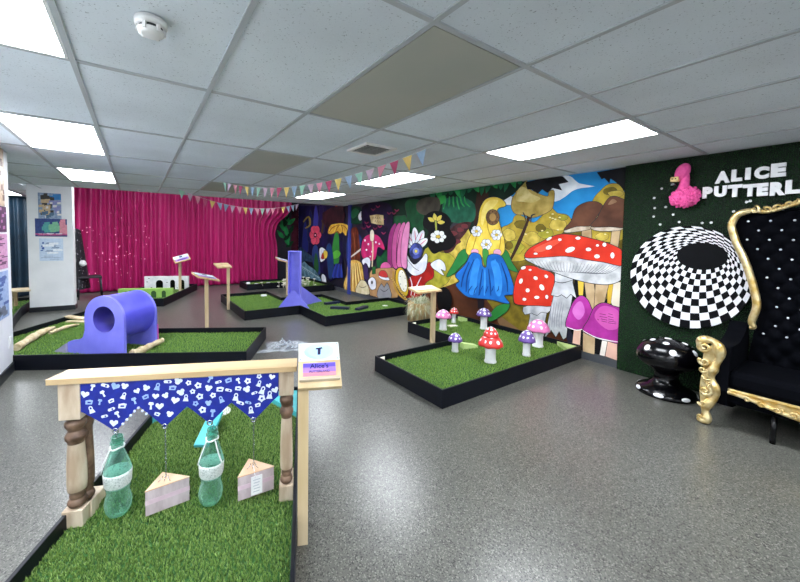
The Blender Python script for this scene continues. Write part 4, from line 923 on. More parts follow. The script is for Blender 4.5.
# violet gate on the stepped tray
t = thing('violet_gate', 'tall narrow violet gate board on triangular feet, middle tray', 'obstacle', (2.52, 6.33, TURF-.004), R(-35.4))
b = MB(); b.box(-.115, .115, .02, .04, 0, 1.06); b.build('back_board', lilac, t, bevel=.002)
MB().box(-.115, -.095, -.09, .02, 0, 1.06).build('side_board', lilac, t, bevel=.002); MB().box(.095, .115, -.09, .02, 0, 1.06).build('side_board', lilac, t, bevel=.002)
MB().box(-.115, .115, -.09, .04, 1.06, 1.08).build('cap', lilac, t, bevel=.002)
MB().prism([(-.30, 0), (.30, 0), (.03, .34), (-.03, .34)], .02, lambda x, y, z: (x, -.112+z, y)).build('foot', lilac, t, bevel=.002)
MB().prism([(.0, 0), (.78, 0), (.02, .42), (.0, .42)], .02, lambda x, y, z: (.05+z+.45*x, .04+.8*x, y)).build('foot', lilac, t, bevel=.002)

# ------------------------------------------------------------------ castle walls
green_c = mat('castle_green', '#a5cf6a', '#93bf58', 9, rough=.5); door_g = mat('castle_door_green', '#2f5a24', '#264a1d', 9, rough=.6); stone = mat('stone_marks', '#55584f', '#44463f', 20)
def castle(label, x0, x1, y, h, m, doors, dm, dh, crown=None):
    t = thing('castle_wall', label, 'castle wall', F5.w((x0+x1)/2, y, TURF-.004), F5.rz); a = (x1-x0)/2; b = MB()
    b.box(-a, a, -.04, .04, 0, h); q = random.Random(int(h*1000)); b.build('wall', [m, stone], t, bevel=.003)
    b = MB()
    for k in range(26):
        x, z = q.uniform(-a+.05, a-.05), q.uniform(.03, h-.03)
        if any(abs(x-d) < w_/2+.05 for d, w_ in doors): continue
        b.box(x-.018, x+.018, -.0415, -.04, z-.007, z+.007)
    b.build('stone_pattern', stone, t)
    for d, w_ in doors:
        P = [(d-w_/2, 0), (d+w_/2, 0)]+[(d+w_/2*math.cos(g), dh-w_/2+w_/2*math.sin(g)) for g in [PI*k/8 for k in range(9)]]
        MB().prism(P, .004, lambda x, y_, z: (x, -.044+z, y_)).build('doorway', dm, t)
castle('low lime green castle wall with small green doors, left of the sign stands', -3.86, -2.80, 8.25, .20, green_c, [(-.12, .11), (.16, .1), (.36, .08)], door_g, .15)
castle('white castle wall with dark arched doors behind the green one', -3.84, -2.84, 9.45, .33, white_paint, [(-.16, .16), (.14, .11), (.36, .1)], black_gloss, .24)

# ------------------------------------------------------------------ driftwood, plastic, planter, bench, chair
drift = mat('driftwood', '#d8c8a6', '#b5a078', 16, rough=.75, bump=.25)
def log(label, pts, rad, name='driftwood'):
    P = smooth_poly([tuple(p) for p in pts], 5, False); n = len(P); b = MB()
    rr = [np.interp(i/(n-1), np.linspace(0, 1, len(rad)), rad)*(1+.12*math.sin(i*1.7)) for i in range(n)]; b.tube(P, rr, 10); return tag(b.build(name, drift), label, 'driftwood', 'driftwood pieces')
z = TURF+.03
log('long forked driftwood branch lying at the left end of the tube tray', [(-1.16, 5.5, z+.01), (-1.1, 5.95, z+.015), (-1.05, 6.25, z+.01), (-.98, 6.50, z+.0)], [.04, .045, .04, .014])
log('short driftwood twig resting beside the long branch', [(-.98, 6.18, z-.01), (-.93, 6.27, z+.0), (-.82, 6.46, z-.0), (-.73, 6.6, z-.015)], [.02, .025, .022, .012])
log('thick driftwood log along the right side of the violet tube', [(-.06, 4.60, z), (.04, 4.70, z+.005), (.14, 4.84, z+.01), (.25, 4.92, z+.03)], [.045, .042, .032, .03])
b = MB(); b.box(-.16, .16, -.05, .05, 0, .03); o = b.build('driftwood_plank', drift, loc=(-.80, 6.98, TURF+.035), rotz=-.7, bevel=.006); o.rotation_euler.y = .08; tag(o, 'flat pale driftwood plank behind the tube on the left tray', 'driftwood', 'driftwood pieces')
o = MB().box(-.17, .17, -.035, .035, 0, .025).build('driftwood_plank', drift, loc=(-.76, 6.84, TURF-.002), rotz=-.6, bevel=.005); tag(o, 'lower pale plank on the turf, under the flat plank behind the tube', 'driftwood', 'driftwood pieces')
film = glassy('plastic_film', '#e3e8ee', .1, .1); b = MB(); nx, ny = 46, 30; vs = []; fs = []
for j in range(ny+1):
    for i in range(nx+1):
        u, v = i/nx-.5, j/ny-.5; e = max(0, 1-(2*abs(u))**2.5)*max(0, 1-(2*abs(v))**2.5)
        n1 = abs(noise.noise(Vector((u*5, v*5, 3)))) + .6*abs(noise.noise(Vector((u*12, v*12, 1))))
        vs.append((u*(.55+.15*noise.noise(Vector((u*3, v*4, 9)))), v*(.40+.15*noise.noise(Vector((u*4, v*3, 5)))), .004+e*.11*n1))
for j in range(ny):
    for i in range(nx): a = j*(nx+1)+i; fs.append((a, a+1, a+nx+2, a+nx+1))
b.add(vs, fs, 0, True); tag(b.build('plastic_sheet', film, loc=(1.62, 4.36, .002), rotz=-.5), 'crumpled clear plastic sheet on the floor beside the tube tray', 'plastic sheet')
t = thing('log_planter', 'planter of upright short logs with dry pale grass by the mural', 'planter', (4.15, 4.60, 0))
for k in range(16):
    a = 2*PI*k/16; q = random.Random(k); MB().lathe([(0, 0), (.038, 0), (.036, .28+q.uniform(0, .06)), (.03, .30+q.uniform(.0, .05)), (0, .32)], 9, Matrix.Translation((.17*math.cos(a), .17*math.sin(a), 0))).build('log', mat('planter_log', '#b9a070', '#8c744a', 14, rough=.8, stretch=(1, 1, .2)), t)
MB().lathe([(0, .22), (.15, .22), (.15, .25), (0, .25)], 16).build('soil', mat('soil', '#2a2018', '#1c140e', 30, rough=1), t)
b = MB(); q = random.Random(9)
for k in range(900):
    a = q.uniform(0, 2*PI); l = q.uniform(.12, .27); e = q.uniform(-1.1, 1.3); p = Vector((.12*math.cos(a)*q.random(), .12*math.sin(a)*q.random(), .26))
    d = Vector((math.cos(a)*math.cos(e), math.sin(a)*math.cos(e), math.sin(e))); m1 = p+d*l*.6+Vector((0, 0, .03)); en = p+d*l+Vector((q.uniform(-.04, .04), q.uniform(-.04, .04), -.02-.06*q.random()))
    s_ = Vector((-d.y, d.x, 0)); s_ = s_.normalized()*.004 if s_.length > .01 else Vector((.004, 0, 0)); b.add([p-s_, p+s_, m1+s_, m1-s_, en], [(0, 1, 2, 3), (3, 2, 4)], k % 3)
o = b.build('dry_grass', [mat('dry_grass_a', '#d6d8bc', '#b4b894', 20, rough=.8), mat('dry_grass_b', '#a3ad88', '#86906a', 20, rough=.8), mat('dry_grass_c', '#dedcc6', '#c4c2a6', 20, rough=.8)], t); o['kind'] = 'stuff'
t = thing('slatted_bench', 'pale slatted wooden bench in the gap left of the column', 'bench', (-1.98, 8.75, TURF))
for k in range(4): MB().box(-.5, .36, -.16+k*.11, -.08+k*.11, .30, .33).build('slat', pine_light, t, bevel=.003)
for x in (-.45, .1):
    for y in (-.12, .2): MB().box(x-.025, x+.025, y-.025, y+.025, 0, .30).build('leg', pine_light, t)
t = thing('metal_chair', 'dark chair with metal legs between the white column and the curtain', 'chair', (-.90, 10.1, 0), R(8)); legm = mat('chair_leg_metal', '#3f4248', '#2e3036', 12, rough=.3, metal=.7)
MB().box(-.21, .21, -.22, .22, .46, .50).build('seat', mat('chair_seat', '#2b2a30', '#1d1c22', 20, rough=.6), t, bevel=.012)
for sx in (-1, 1):
    MB().tube([(sx*.19, -.19, .46), (sx*.21, -.21, 0)], .013, 8).build('leg', legm, t); MB().tube([(sx*.19, .19, .46), (sx*.22, .23, 0)], .013, 8).build('leg', legm, t)
b = MB(); b.tube(smooth_poly([(-.2, .2, .48), (-.215, .2, .7), (-.225, .2, .92), (-.18, .2, .96), (.0, .2, .97)], 5, False)[:-1]+[(0, .2, .97)], .012, 8)
MB().box(-.23, -.2, -.2, .2, .5, .95).build('backrest', mat('chair_back', '#17161c', '#0f0e14', 20, rough=.6), t, bevel=.01); 
coat = MB(); vs = []; fs = []
for j in range(27):
    v = j/26; z = .22+1.35*v
    for i in range(17):
        a = 2*PI*i/16; r_ = (.16-.06*v+.05*(1-v)*math.sin(a*3))*(1 if j < 26 else .3); vs.append((-.33+r_*math.cos(a)*.8+.07*(1-v), r_*math.sin(a)*1.2+.02*noise.noise(Vector((a, v*5, 2))), z))
for j in range(26):
    for i in range(16): a = j*17+i; fs.append((a, a+1, a+18, a+17))
coat.add(vs, fs, 0, True)
o = coat.build('draped_coat', speckle('patterned_black_cloth', '#17141d', '#0c0a10', '#b9b3bd', 22, .8, dthr=.3, lthr=.68), loc=(-.79, 10.1, 0)); tag(o, 'black patterned coat draped over the back of the chair by the curtain', 'coat')
o = MB().sphere((0, 0, 0), .065, 16, 12, wob=.3).build('white_pompom', white_paint, loc=(-1.0, 9.92, .80)); tag(o, 'white fluffy pompom hanging on the black coat', 'pompom')
t = thing('dried_flower_garland', 'small white dried flowers scattered along the back tray by the violet gate', 'flowers', (3.5, 9.0, TURF)); q = random.Random(21)
for k in range(60):
    x = q.gauss(-.02, .28); y = q.gauss(-.1, .25); b = MB(); z0 = q.uniform(.01, .26)
    for a in range(5): b.sphere((x+.022*math.cos(a*1.257), y+.022*math.sin(a*1.257), z0), (.016, .016, .011), 6, 4)
    b.tube([(x, y, z0), (x*.95, y*.95, 0)], .004, 4); b.build('flower', cream_paint, t)

# ------------------------------------------------------------------ settee on the right
ctr = -.40; t = thing('tufted_settee', 'black tufted high back settee with carved gold frame', 'settee', (0, 0, 0))
path = [(.638, .735), (.615, .745), (.628, .79), (.607, .9), (.61, .98), (.64, 1.12), (.685, 1.285), (.74, 1.43), (.768, 1.53), (.78, 1.6), (.755, 1.675), (.71, 1.705), (.665, 1.715)]
zl = np.array([.30, .70, .80, .98, 1.12, 1.285, 1.43, 1.53, 1.6, 1.65, 1.70, 1.72, 1.78, 1.84, 1.89, 1.93]); yl = np.array([.66, .62, .60, .60, .63, .675, .73, .757, .77, .76, .70, .45, .32, .15, -.05, -.36])
vs = []; fs = []; nu, nv = 110, 90; tw, th_ = .125, .155
for j in range(nv+1):
    z = .30+(1.93-.30)*j/nv; L_ = float(np.interp(z, zl, yl)); half = L_-ctr
    for i in range(nu+1):
        y = ctr+half*(1-2*i/nu); p_ = (y/tw+z/th_); q_ = (y/tw-z/th_); d = abs(math.sin(PI*p_/1))*abs(math.sin(PI*q_/1)); edge = min(1, (1-abs(1-2*i/nu))*8)
        vs.append((4.33-.055*d**.6*edge-.02*edge, y, z))
for j in range(nv):
    for i in range(nu): a = j*(nu+1)+i; fs.append((a, a+1, a+nu+2, a+nu+1))
b = MB(); b.add(vs, fs, 0, True); n0 = (nu+1)
b.build('backrest', black_velvet, t, solid=0)
P = [(y, z) for y, z in zip(yl, zl)]+[(2*ctr-y, z) for y, z in list(zip(yl, zl))[::-1]]
MB().prism(P, .1, lambda y, z, x: (4.335+x, y, z)).build('back_shell', black_velvet, t)
for zi in range(-2, 30):
    for yi in range(-24, 12):
        y = yi*tw/2; z = zi*th_/2
        if (yi+zi) % 2 or not (.62 < z < 1.86): continue
        L_ = float(np.interp(z, zl, yl))
        if y > L_-.05 or y < max(2*ctr-L_+.05, -.62): continue
        MB().sphere((4.30, y, z), (.006, .0085, .0085), 8, 6).build('button', crystal, t)
def mirror(pts): return [(x, 2*ctr-y, z) for x, y, z in pts]
side = smooth_poly([(4.27, y, z) for y, z in path], 5, False); ns = len(side)
for pts in (side, mirror(side)):
    MB().tube(pts, [.013+.013*min(1, i/12)*min(1, (ns-i)/14+.55) for i in range(ns)], 10).build('side_frame', gold, t)
crest = [(.665, 1.715), (.60, 1.70), (.54, 1.71), (.48, 1.735), (.42, 1.76), (.32, 1.81), (.18, 1.87), (.0, 1.93), (-.2, 1.975), (-.4, 1.99)]
cr = smooth_poly([(4.26, y, z) for y, z in crest], 6, False)
for pts in (cr, mirror(cr)):
    b = MB(); b.tube(pts, .016, 8)
    for i in range(2, len(pts)-1, 3):
        x, y, z = pts[i]; q = random.Random(i); ph = i*.9; rr = .022+.012*math.sin(i*1.1)
        b.tube([(x-.012-.012*math.sin(k*.7), y+rr*math.cos(ph+k*.62)*(1-k*.06), z+.01+rr*math.sin(ph+k*.62)*(1-k*.06)) for k in range(12)], [.010-.0006*k for k in range(12)], 6)
    b.build('carved_crest', gold, t)
def scroll(b, cx, cy, cz, r, turns, d, a0, thick, plane='x', sgn=1):
    n = int(14*turns); pts = []
    for k in range(n+1):
        u = k/n; a = a0+sgn*2*PI*turns*u; rr = r*(1-.82*u); pts.append((cx-.012*u, cy+rr*math.cos(a), cz+rr*math.sin(a)))
    b.tube(pts, [thick*(1-.5*k/n) for k in range(n+1)], 8)
def arm(y0, s):
    # carved gold arm post at the front of one arm
    b = MB(); X = 3.76
    P = smooth_poly([(X, y0+s*.055, .60), (X, y0+s*.05, .655), (X, y0-s*.0, .675), (X, y0-s*.045, .64), (X, y0-s*.055, .56), (X, y0-s*.03, .48), (X, y0-s*.012, .42), (X, y0-s*.02, .36), (X, y0-s*.04, .30), (X, y0-s*.04, .23), (X, y0-s*.005, .17), (X, y0+s*.01, .12), (X, y0+s*.0, .06), (X, y0+s*.015, .012)], 4, False)
    b.tube(P, [.024+.014*math.sin(k*.35)**2 for k in range(len(P))], 10)
    b.prism(smooth_poly([(y0-s*.045, .62), (y0-s*.01, .64), (y0+s*.035, .56), (y0+s*.03, .44), (y0+s*.045, .33), (y0+s*.04, .2), (y0+s*.02, .1), (y0-s*.01, .1), (y0-s*.035, .2), (y0-s*.045, .3), (y0-s*.015, .4), (y0-s*.045, .53)], 3), .05, lambda y, z, x: (X-.015+x, y, z))
    scroll(b, X-.022, y0+s*.028, .615, .042, 1.6, 0, PI*.4, .014, sgn=-s); scroll(b, X-.022, y0+s*.025, .50, .034, 1.3, 0, PI*.2, .012, sgn=-s)
    scroll(b, X-.022, y0+s*.03, .435, .026, 1.2, 0, PI*.9, .011, sgn=s); scroll(b, X-.022, y0+s*.01, .27, .04, 1.4, 0, PI*.6, .012, sgn=s)
    for k in range(4): b.tube([(X-.026, y0+s*(.035-.01*k), .385-.018*k), (X-.03, y0+s*(.01-.008*k), .36-.018*k), (X-.026, y0-s*.02, .365-.018*k)], .007, 6)
    scroll(b, X-.024, y0+s*.02, .165, .028, 1.2, 0, 0, .01, sgn=-s); b.sphere((X-.008, y0+s*.02, .028), (.034, .036, .028), 12, 8); scroll(b, X-.03, y0+s*.03, .06, .022, 1.1, 0, PI, .009, sgn=s)
    b.build('arm_post', gold, t)
arm(.765, 1); arm(2*ctr-.765, -1)
for y0, s in ((.73, 1), (2*ctr-.73, -1)):
    b = MB(); prof = [(3.79, .18), (3.79, .60), (3.83, .64), (3.95, .635), (4.1, .64), (4.25, .70), (4.36, .74), (4.36, .18)]
    b.prism(smooth_poly(prof, 3), .11, lambda x, z, w_: (x, y0-s*.02-.055+w_, z)); b.build('arm', black_velvet, t, bevel=.02)
    MB().tube([(4.38, y0, .2), (4.4, y0, .0)], .02, 8).build('rear_leg', black_gloss, t)
MB().box(3.80, 4.36, 2*ctr-.70, .70, .20, .32).build('seat_base', black_velvet, t, bevel=.02)
MB().box(3.775, 4.31, 2*ctr-.67, .67, .32, .46).build('seat_cushion', black_velvet, t, bevel=.04)
b = MB(); zs_ = lambda y: .285-.10*math.exp(-((y-ctr)/.62)**2)-.02*math.cos((y-ctr)*9)
rail = [(3.765, y, zs_(y)) for y in np.linspace(.70, 2*ctr-.70, 60)]; b.tube(rail, .014, 8); top = [(3.775, y, .315) for y in np.linspace(.70, 2*ctr-.70, 30)]; b.tube(top, .013, 8)
b.prism([(y, z) for _, y, z in rail]+[(y, .315) for y in np.linspace(2*ctr-.70, .70, 20)], .03, lambda y, z, x: (3.77+x, y, z))
for k, (_, y, z) in enumerate(rail[4:-4:2]):
    scroll(b, 3.755, y, (z+.30)/2-.01, .018+.012*abs(z-.3)*8, 1.2, 0, k*1.3, .008, sgn=(-1)**k)
b.build('carved_apron', gold, t)
MB().tube([(3.80, .42, .2), (3.80, .42, 0)], .016, 8).build('front_leg', black_gloss, t)

# ------------------------------------------------------------------ black mushroom stool
t = thing('mushroom_stool', 'glossy black mushroom shaped stool with white dots beside the settee', 'stool', (4.19, 1.145, 0))
prof = [(0, .0), (.225, .0), (.232, .02), (.215, .05), (.15, .085), (.105, .12), (.09, .165), (.095, .205), (.13, .245), (.19, .275), (.225, .31), (.237, .35), (.23, .40), (.2, .455), (.15, .495), (.08, .52), (0, .53)]
MB().lathe(prof, 48).build('body', black_gloss, t)
zf = lambda r_: float(np.interp(r_, [p[0] for p in prof[:10:-1]], [p[1] for p in prof[:10:-1]]))
dots_ = [(0, 0, .03)]+[(.12, a, .028) for a in (.7, 2.2, 3.3, 4.9)]+[(.205, a, .03) for a in (.3, 1.4, 2.6, 3.6, 4.6, 5.5)]
for r0, a, s_ in dots_:
    cx, cy = r0*math.cos(a), r0*math.sin(a); sl = (zf(min(.229, r0+.012))-zf(max(0, r0-.012)))/.024; nrm = Vector((-sl*math.cos(a), -sl*math.sin(a), 1)).normalized()
    Q = nrm.to_track_quat('Z', 'Y').to_matrix().to_4x4(); MB().lathe([(0, .004), (s_*.7, .003), (s_, -.003)], 16, Matrix.Translation((cx, cy, zf(r0))) @ Q).build('dot', white_paint, t)
for k in range(7):
    a = k*2*PI/7+.5; Q = Matrix.Translation((.2265*math.cos(a), .2265*math.sin(a), .036)) @ Matrix.Rotation(a, 4, 'Z') @ Matrix.Rotation(R(65), 4, 'Y'); MB().lathe([(0, .004), (.02, .003), (.03, -.002)], 14, Q, sy=1.3, sx=.6).build('dot', white_paint, t)

# ------------------------------------------------------------------ things on the turf wall
XW = WX-.07
def wp(px, py, x=XW): q = hit(px, py, 0, x); return (q.y, q.z)
# checkered vortex board
b = MB(); ns_, nr = 36, 9; oc = wp(692, 276); ocy = (1.567+.655)/2; ocz = 1.105; ory, orz = .452, .495
ic = wp(702.5, 256.2); ir = abs(wp(677, 256)[0]-wp(728, 256)[0])/2; irz = abs(wp(702, 242.5)[1]-wp(702, 269.5)[1])/2
def ring(v, u):
    k = v; cy = ocy+(ic[0]-ocy)*v**1.0; cz = ocz+(ic[1]-ocz)*v**1.0; ry = ory+(ir-ory)*k; rz_ = orz+(irz-orz)*k; a = 2*PI*u+.05+.25*v
    return (cy+ry*math.cos(a), cz+rz_*math.sin(a))
nn = 3; rv = lambda v: 1-(1-v)**1.2
for r_ in range(nr):
    for k in range(ns_):
        pts = [ring(rv(r_/nr), (k+i/nn)/ns_) for i in range(nn+1)]+[ring(rv((r_+1)/nr), (k+i/nn)/ns_) for i in range(nn, -1, -1)]
        b.add([(-.0125, y, z) for y, z in pts], [list(range(len(pts)))], (r_+k) % 2)
b.add([(-.0125, *ring(1, k/72)) for k in range(72)], [list(range(72))], 0)
b.add([(-.0122, *ring(0, k/72)) for k in range(72)]+[(.02, *ring(0, k/72)) for k in range(72)], [(k, (k+1) % 72, 72+(k+1) % 72, 72+k) for k in range(72)], 0)
o = b.build('vortex_board', [mat('print_black', '#07080c', '#050609', 6, rough=.6, spec=.1), mat('print_chalk', '#e9e9ec', '#dedee2', 6, rough=.6, spec=.1)], loc=(XW-.025, 0, 0)); tag(o, 'round black and white checkered vortex board on the turf wall', 'wall art')
# letters
foam = mat('white_foam', '#f6f6f7', '#ececef', 20, rough=.6)
LET = [('A', 715.6, 730.3, 171.3, 183.2, 'letter A starting the upper wall word'), ('L', 731.8, 742.6, 169.5, 181.4, 'letter L after the A in the upper wall word'), ('I', 745.6, 751, 167.9, 179.8, 'letter I in the middle of the upper wall word'), ('C', 754.6, 769.6, 166.8, 179, 'letter C in the upper wall word'), ('E', 771.2, 786.5, 163.4, 176.9, 'letter E ending the upper wall word'),
 ('P', 703, 712.7, 187, 198.3, 'letter P starting the lower wall word, right of the flamingo'), ('U', 714.5, 727, 186, 197, 'letter U in the lower wall word'), ('T', 728, 742.6, 184.8, 197, 'first letter T of the lower wall word'), ('T', 743.3, 757.7, 184.3, 196.5, 'second letter T of the lower wall word'), ('E', 757.3, 768.5, 183.2, 196, 'letter E in the lower wall word'), ('R', 770.3, 786, 182, 195.6, 'letter R in the lower wall word'), ('L', 785.6, 800.5, 180, 193.8, 'letter L at the right end of the lower wall word')]
for ch, x0, x1, y0, y1, lb in LET:
    me = text_mesh(ch, .15, .011, .012); V = np.array([v.co for v in me.vertices]); mn, mxx = V.min(0), V.max(0)
    ya = wp(x0, (y0+y1)/2)[0]; yb = wp(x1, (y0+y1)/2)[0]; za = wp((x0+x1)/2, y1)[1]; zb = wp((x0+x1)/2, y0)[1]
    for v in me.vertices:
        u = (v.co.x-mn[0])/(mxx[0]-mn[0]); k = (v.co.y-mn[1])/(mxx[1]-mn[1]); d = v.co.z
        v.co = Vector((XW+.005-.012-d, ya+(yb-ya)*u, za+(zb-za)*k))
    c = Vector((XW, (ya+yb)/2, (za+zb)/2))
    for v in me.vertices: v.co -= c
    me.materials.append(foam); o = bpy.data.objects.new('wall_letter', me); col.objects.link(o); o.location = c
    tag(o, 'white foam '+lb, 'letter', 'white foam letters on the turf wall')
# flamingo
pinkf = mat('flamingo_plush', '#f565aa', '#e64b97', 40, rough=.85, bump=.4, sheen=.3); t = thing('flamingo', 'fluffy pink flamingo mounted on the turf wall left of the letters', 'flamingo', (XW, 1.165, 1.86))
def fl(px, py): y, z = wp(px, py, XW-.05); return y-1.165, z-1.86
b = MB(); y, z = fl(683.5, 198); b.sphere((-.05, y, z), (.08, .10, .085), 28, 20, wob=.14); y2, z2 = fl(689, 196); b.sphere((-.045, y2, z2), (.075, .075, .085), 24, 16, wob=.16)
q = random.Random(3)
for k in range(230):
    c_, r_ = (((-.05, y, z), (.08, .10, .088)), ((-.045, y2, z2), (.075, .075, .088)))[k % 2]; u_ = q.uniform(-1, 1); a = q.uniform(0, 2*PI); w_ = math.sqrt(1-u_*u_)
    if w_*math.cos(a) > .45: continue
    b.sphere((c_[0]+r_[0]*w_*math.cos(a), c_[1]+r_[1]*w_*math.sin(a), c_[2]+r_[2]*u_), .015, 7, 5)
b.build('body', pinkf, t)
b = MB(); pts = [(-.06, *fl(x, y)) for x, y in ((684, 200), (682.5, 191), (684.8, 184), (685.5, 175))]; b.tube(smooth_poly(pts, 5, False), [.046-.0008*k for k in range(16)], 14); b.build('neck', pinkf, t)
b = MB(); y, z = fl(683.3, 172.2); b.sphere((-.07, y, z), (.058, .056, .085), 22, 16, mx=Matrix.Rotation(R(20), 4, 'X'), wob=.02); b.build('head', pinkf, t)
yk = fl(677, 180.2); MB().box(-.035, .02, -.03, .03, -.025, .025).build('beak', mat('beak_cream', '#e8c98c', '#d8b674', 10), t, (-.1, yk[0], yk[1]), bevel=.008)
MB().box(-.025, .015, -.02, .02, -.02, .015).build('beak_tip', black_gloss, t, (-.1, *fl(675.3, 184.6)), bevel=.008)
for dy in (-.012, .014): MB().sphere((-.137, yk[0]+dy, yk[1]+.004), .006, 8, 6).build('nostril', black_gloss, t)
# small white flowers on the turf
for k, (x, y) in enumerate(((661.5, 188.5), (654, 198), (654.5, 208), (665.5, 207), (653.5, 216.5), (673, 214.5), (660, 224.5), (679, 222), (702, 223), (711, 222.5), (746.5, 202), (750, 201), (733.5, 211.5), (729, 223))):
    py, pz = wp(x, y, XW); b = MB(); q = random.Random(k)
    for a in range(5): b.sphere((0, .007*math.cos(a*1.257+k), .007*math.sin(a*1.257+k)), (.004, .006, .006), 6, 4)
    o = b.build('white_flower', white_paint, loc=(XW+.005, py, pz)); tag(o, 'tiny white flower stuck in the dark turf wall around the flamingo and vortex', 'flower', 'tiny white flowers on the turf wall')

# ------------------------------------------------------------------ bunting
FL = [mat('flag_'+n, c, None, 12, rough=.8) for n, c in (('mint', '#a3d3bf'), ('lilac', '#cfb4c8'), ('pink', '#eaa0b4'), ('rose', '#c4557c'), ('yellow', '#efd07c'), ('blue', '#a2bcd8'))]
def bunting(label, A, B, sag, n, size, start, order):
    t = thing('bunting', label, 'bunting', A, 0, 'flag buntings'); A = Vector(A); B = Vector(B); D = B-A
    pt = lambda u: D*u-Vector((0, 0, sag*4*u*(1-u)))
    MB().tube([pt(k/40) for k in range(41)], .0025, 5).build('cord', cord, t)
    d = Vector((D.x, D.y, 0)).normalized(); nv = Vector((-d.y, d.x, 0))
    for k in range(n):
        u = start+(1-2*start)*(k+.5)/n if False else start+(.97-start)*(k+.5)/n; p = pt(u); q = random.Random(k*7+n); lean = nv*q.uniform(-.03, .03)+d*q.uniform(-.015, .015); w_ = size*.48
        b = MB(); e = (pt(u+.001)-pt(u)).normalized(); vs = [p-e*w_, p+e*w_, p+Vector((0, 0, -size*1.25))+lean]; th_ = nv*.0015
        b.add([v-th_ for v in vs]+[v+th_ for v in vs], [(0, 1, 2), (5, 4, 3), (0, 3, 4, 1), (1, 4, 5, 2), (2, 5, 3, 0)]); b.build('flag', FL[order[k % len(order)]], t)
bunting('nearer pastel flag bunting running from the ceiling boards towards the viewer', (1.06, 5.72, CZ), (2.2, 2.22, CZ), .22, 24, .105, .02, [0, 1, 2, 3, 4, 5, 0, 1, 2, 3, 4, 5])
bunting('farther pastel flag bunting hanging in front of the pink curtain', (.55, 6.93, CZ), (3.36, 8.0, CZ), .24, 20, .115, .02, [0, 1, 2, 3, 4, 5, 5, 1, 2, 4, 5, 2])

# ------------------------------------------------------------------ notices
def poster(label, cx, cz, w_, h_, blocks, loc, rz):
    t = thing('poster', label, 'poster', (loc[0], loc[1], cz), rz, 'notices'); 
    b = MB().box(-w_/2, w_/2, -.003, 0, -h_/2, h_/2); ms = [blocks[0]]
    q = random.Random(int(cz*1000+w_*77))
    for m, n, sx, sz, x0, x1, z0, z1 in blocks[1]:
        if m not in ms: ms.append(m)
        for k in range(n):
            x = q.uniform(x0, x1)*w_/2; z = q.uniform(z0, z1)*h_/2; a, c = sx*w_*q.uniform(.6, 1.2), sz*h_*q.uniform(.6, 1.2)
            y = -.0032-.00002*(len(b.v)//8)
            x_a, x_b = max(-w_/2, x-a), min(w_/2, x+a); z_a, z_b = max(-h_/2, z-c), min(h_/2, z+c)
            b.add([(x_a, y, z_a), (x_b, y, z_a+.2*c), (x_b, y, z_b), (x_a, y, z_b-.2*c)], [(0, 1, 2, 3)], ms.index(m))
    b.build('sheet', ms, t)
G = lambda c, c2=None: mat('ink_'+c.strip('#'), c, c2, 30, rough=.5)
ca, sa = math.cos(R(-4)), math.sin(R(-4))
def on_col(px0, px1, py0, py1):
    q = [hit(px0, py1, 1, 8.66), hit(px1, py0, 1, 8.66)]; x = (q[0].x+q[1].x)/2; y = 8.76-.091/ca+(x+1.32)*math.tan(R(-4))*1-.002
    return x, (q[0].z+q[1].z)/2, q[1].x-q[0].x, q[1].z-q[0].z, (x, y)
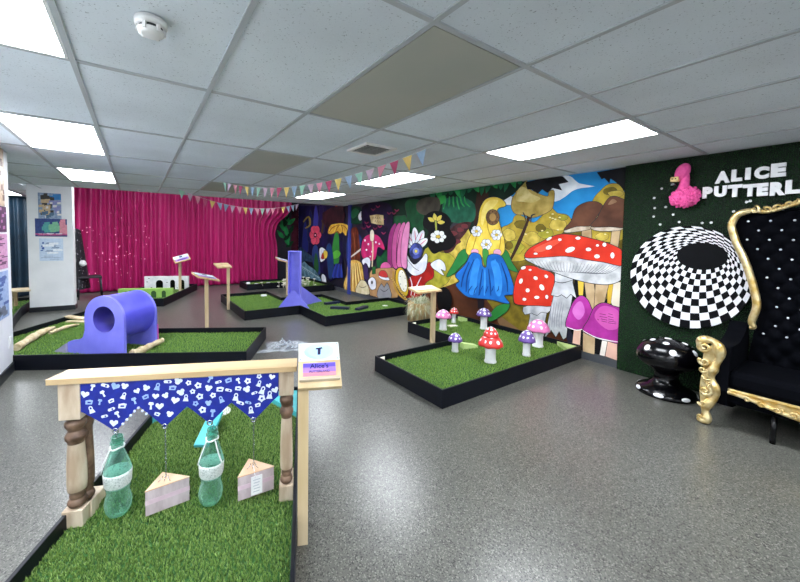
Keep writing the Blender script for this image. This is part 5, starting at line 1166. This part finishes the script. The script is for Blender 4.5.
for px, lb, base, blk in (((38.2, 61, 193.8, 218.4), 'colourful picture poster at the top of the white column', G('#9fb0c4', '#6f87a8'), [(G('#2f7fc0'), 3, .28, .08, .1, .8, .6, .8), (G('#3a3530'), 14, .1, .08, -.9, .2, -.8, .9), (G('#d0b48c'), 12, .12, .07, -.8, .0, -.6, .5), (G('#8f93c8'), 10, .12, .07, .1, .8, -.5, .4), (G('#e6e2dc'), 8, .08, .05, -.5, .9, -.9, .3), (G('#4f6f8a'), 6, .1, .06, -.9, .6, -.9, -.5)]),
    ((35, 67, 219.3, 236.4), 'wide blue poster with green wings in the middle of the column', G('#2f4a86', '#1f3670'), [(G('#4fa3a0'), 8, .1, .16, -.5, .0, -.3, .5), (G('#7fc09a'), 8, .1, .16, .0, .6, -.3, .5), (G('#d88a9a'), 5, .1, .2, .7, .95, -.5, .8), (G('#c95a94'), 4, .4, .06, -.5, .5, -.8, -.7), (G('#efd9e6'), 8, .06, .03, -.8, .8, -.75, -.65)]),
    ((39.5, 63, 238.5, 261), 'pale blue notice lowest on the white column', G('#c9d9ea', '#b8cbe0'), [(G('#3f62a8'), 5, .05, .04, -.85, -.6, -.2, .7), (G('#6f86a6'), 12, .2, .012, -.2, .5, -.3, .7), (G('#9fb2c8'), 6, .3, .015, -.4, .4, -.9, -.5), (G('#eef4fa'), 4, .2, .05, -.3, .6, -.3, .6)])):
    x, zc_, w_, h_, lc = on_col(*px); poster(lb, x, zc_, w_, h_, (base, blk), lc, R(-4))
def on_left(px1, py0, py1, w_):
    q0 = hit(px1, py0, 0, -1.1); q1 = hit(px1, py1, 0, -1.1); return q0.y-w_/2, (q0.z+q1.z)/2, w_, q0.z-q1.z
for px1, py0, py1, lb, base, blk in ((2.5, 148, 206, 'topmost poster at the left edge, on the near white wall', G('#c9b49c', '#a88f74'), [(G('#6a4a3a'), 20, .08, .05, -.9, .9, -.9, .9)]), (5.5, 207, 232, 'dark purple poster at the left edge, below the topmost one', G('#4a1f4a', '#361436'), [(G('#b07aa8'), 14, .1, .06, -.9, .9, -.8, .8)]), (6.5, 234, 268, 'pink lettered poster at the left edge, below the dark purple one', G('#d0a0c0', '#b884a6'), [(G('#5a2a52'), 16, .2, .02, -.7, .7, -.9, .9)]), (7.5, 270, 316, 'blue and white poster at the left edge, lowest above the light switch', G('#a9bedc', '#8aa4cc'), [(G('#3f5fa0'), 12, .2, .03, -.7, .7, -.5, .9), (G('#70788a'), 8, .15, .06, -.5, .8, -.9, -.5)])):
    y, zc_, w_, h_ = on_left(px1, py0, py1, .42); poster(lb, 0, zc_, w_, h_, (base, blk), (-1.0995, y), PI/2)
q = hit(9.6, 342, 0, -1.1); t = thing('light_switch', 'white light switch plate low on the near left wall', 'switch', (-1.1, q.y, q.z), PI/2)
MB().box(-.04, .04, -.01, 0, -.06, .06).build('plate', white_plastic, t, bevel=.003); MB().box(-.012, .012, -.015, -.009, -.02, .02).build('rocker', white_plastic, t, bevel=.002)
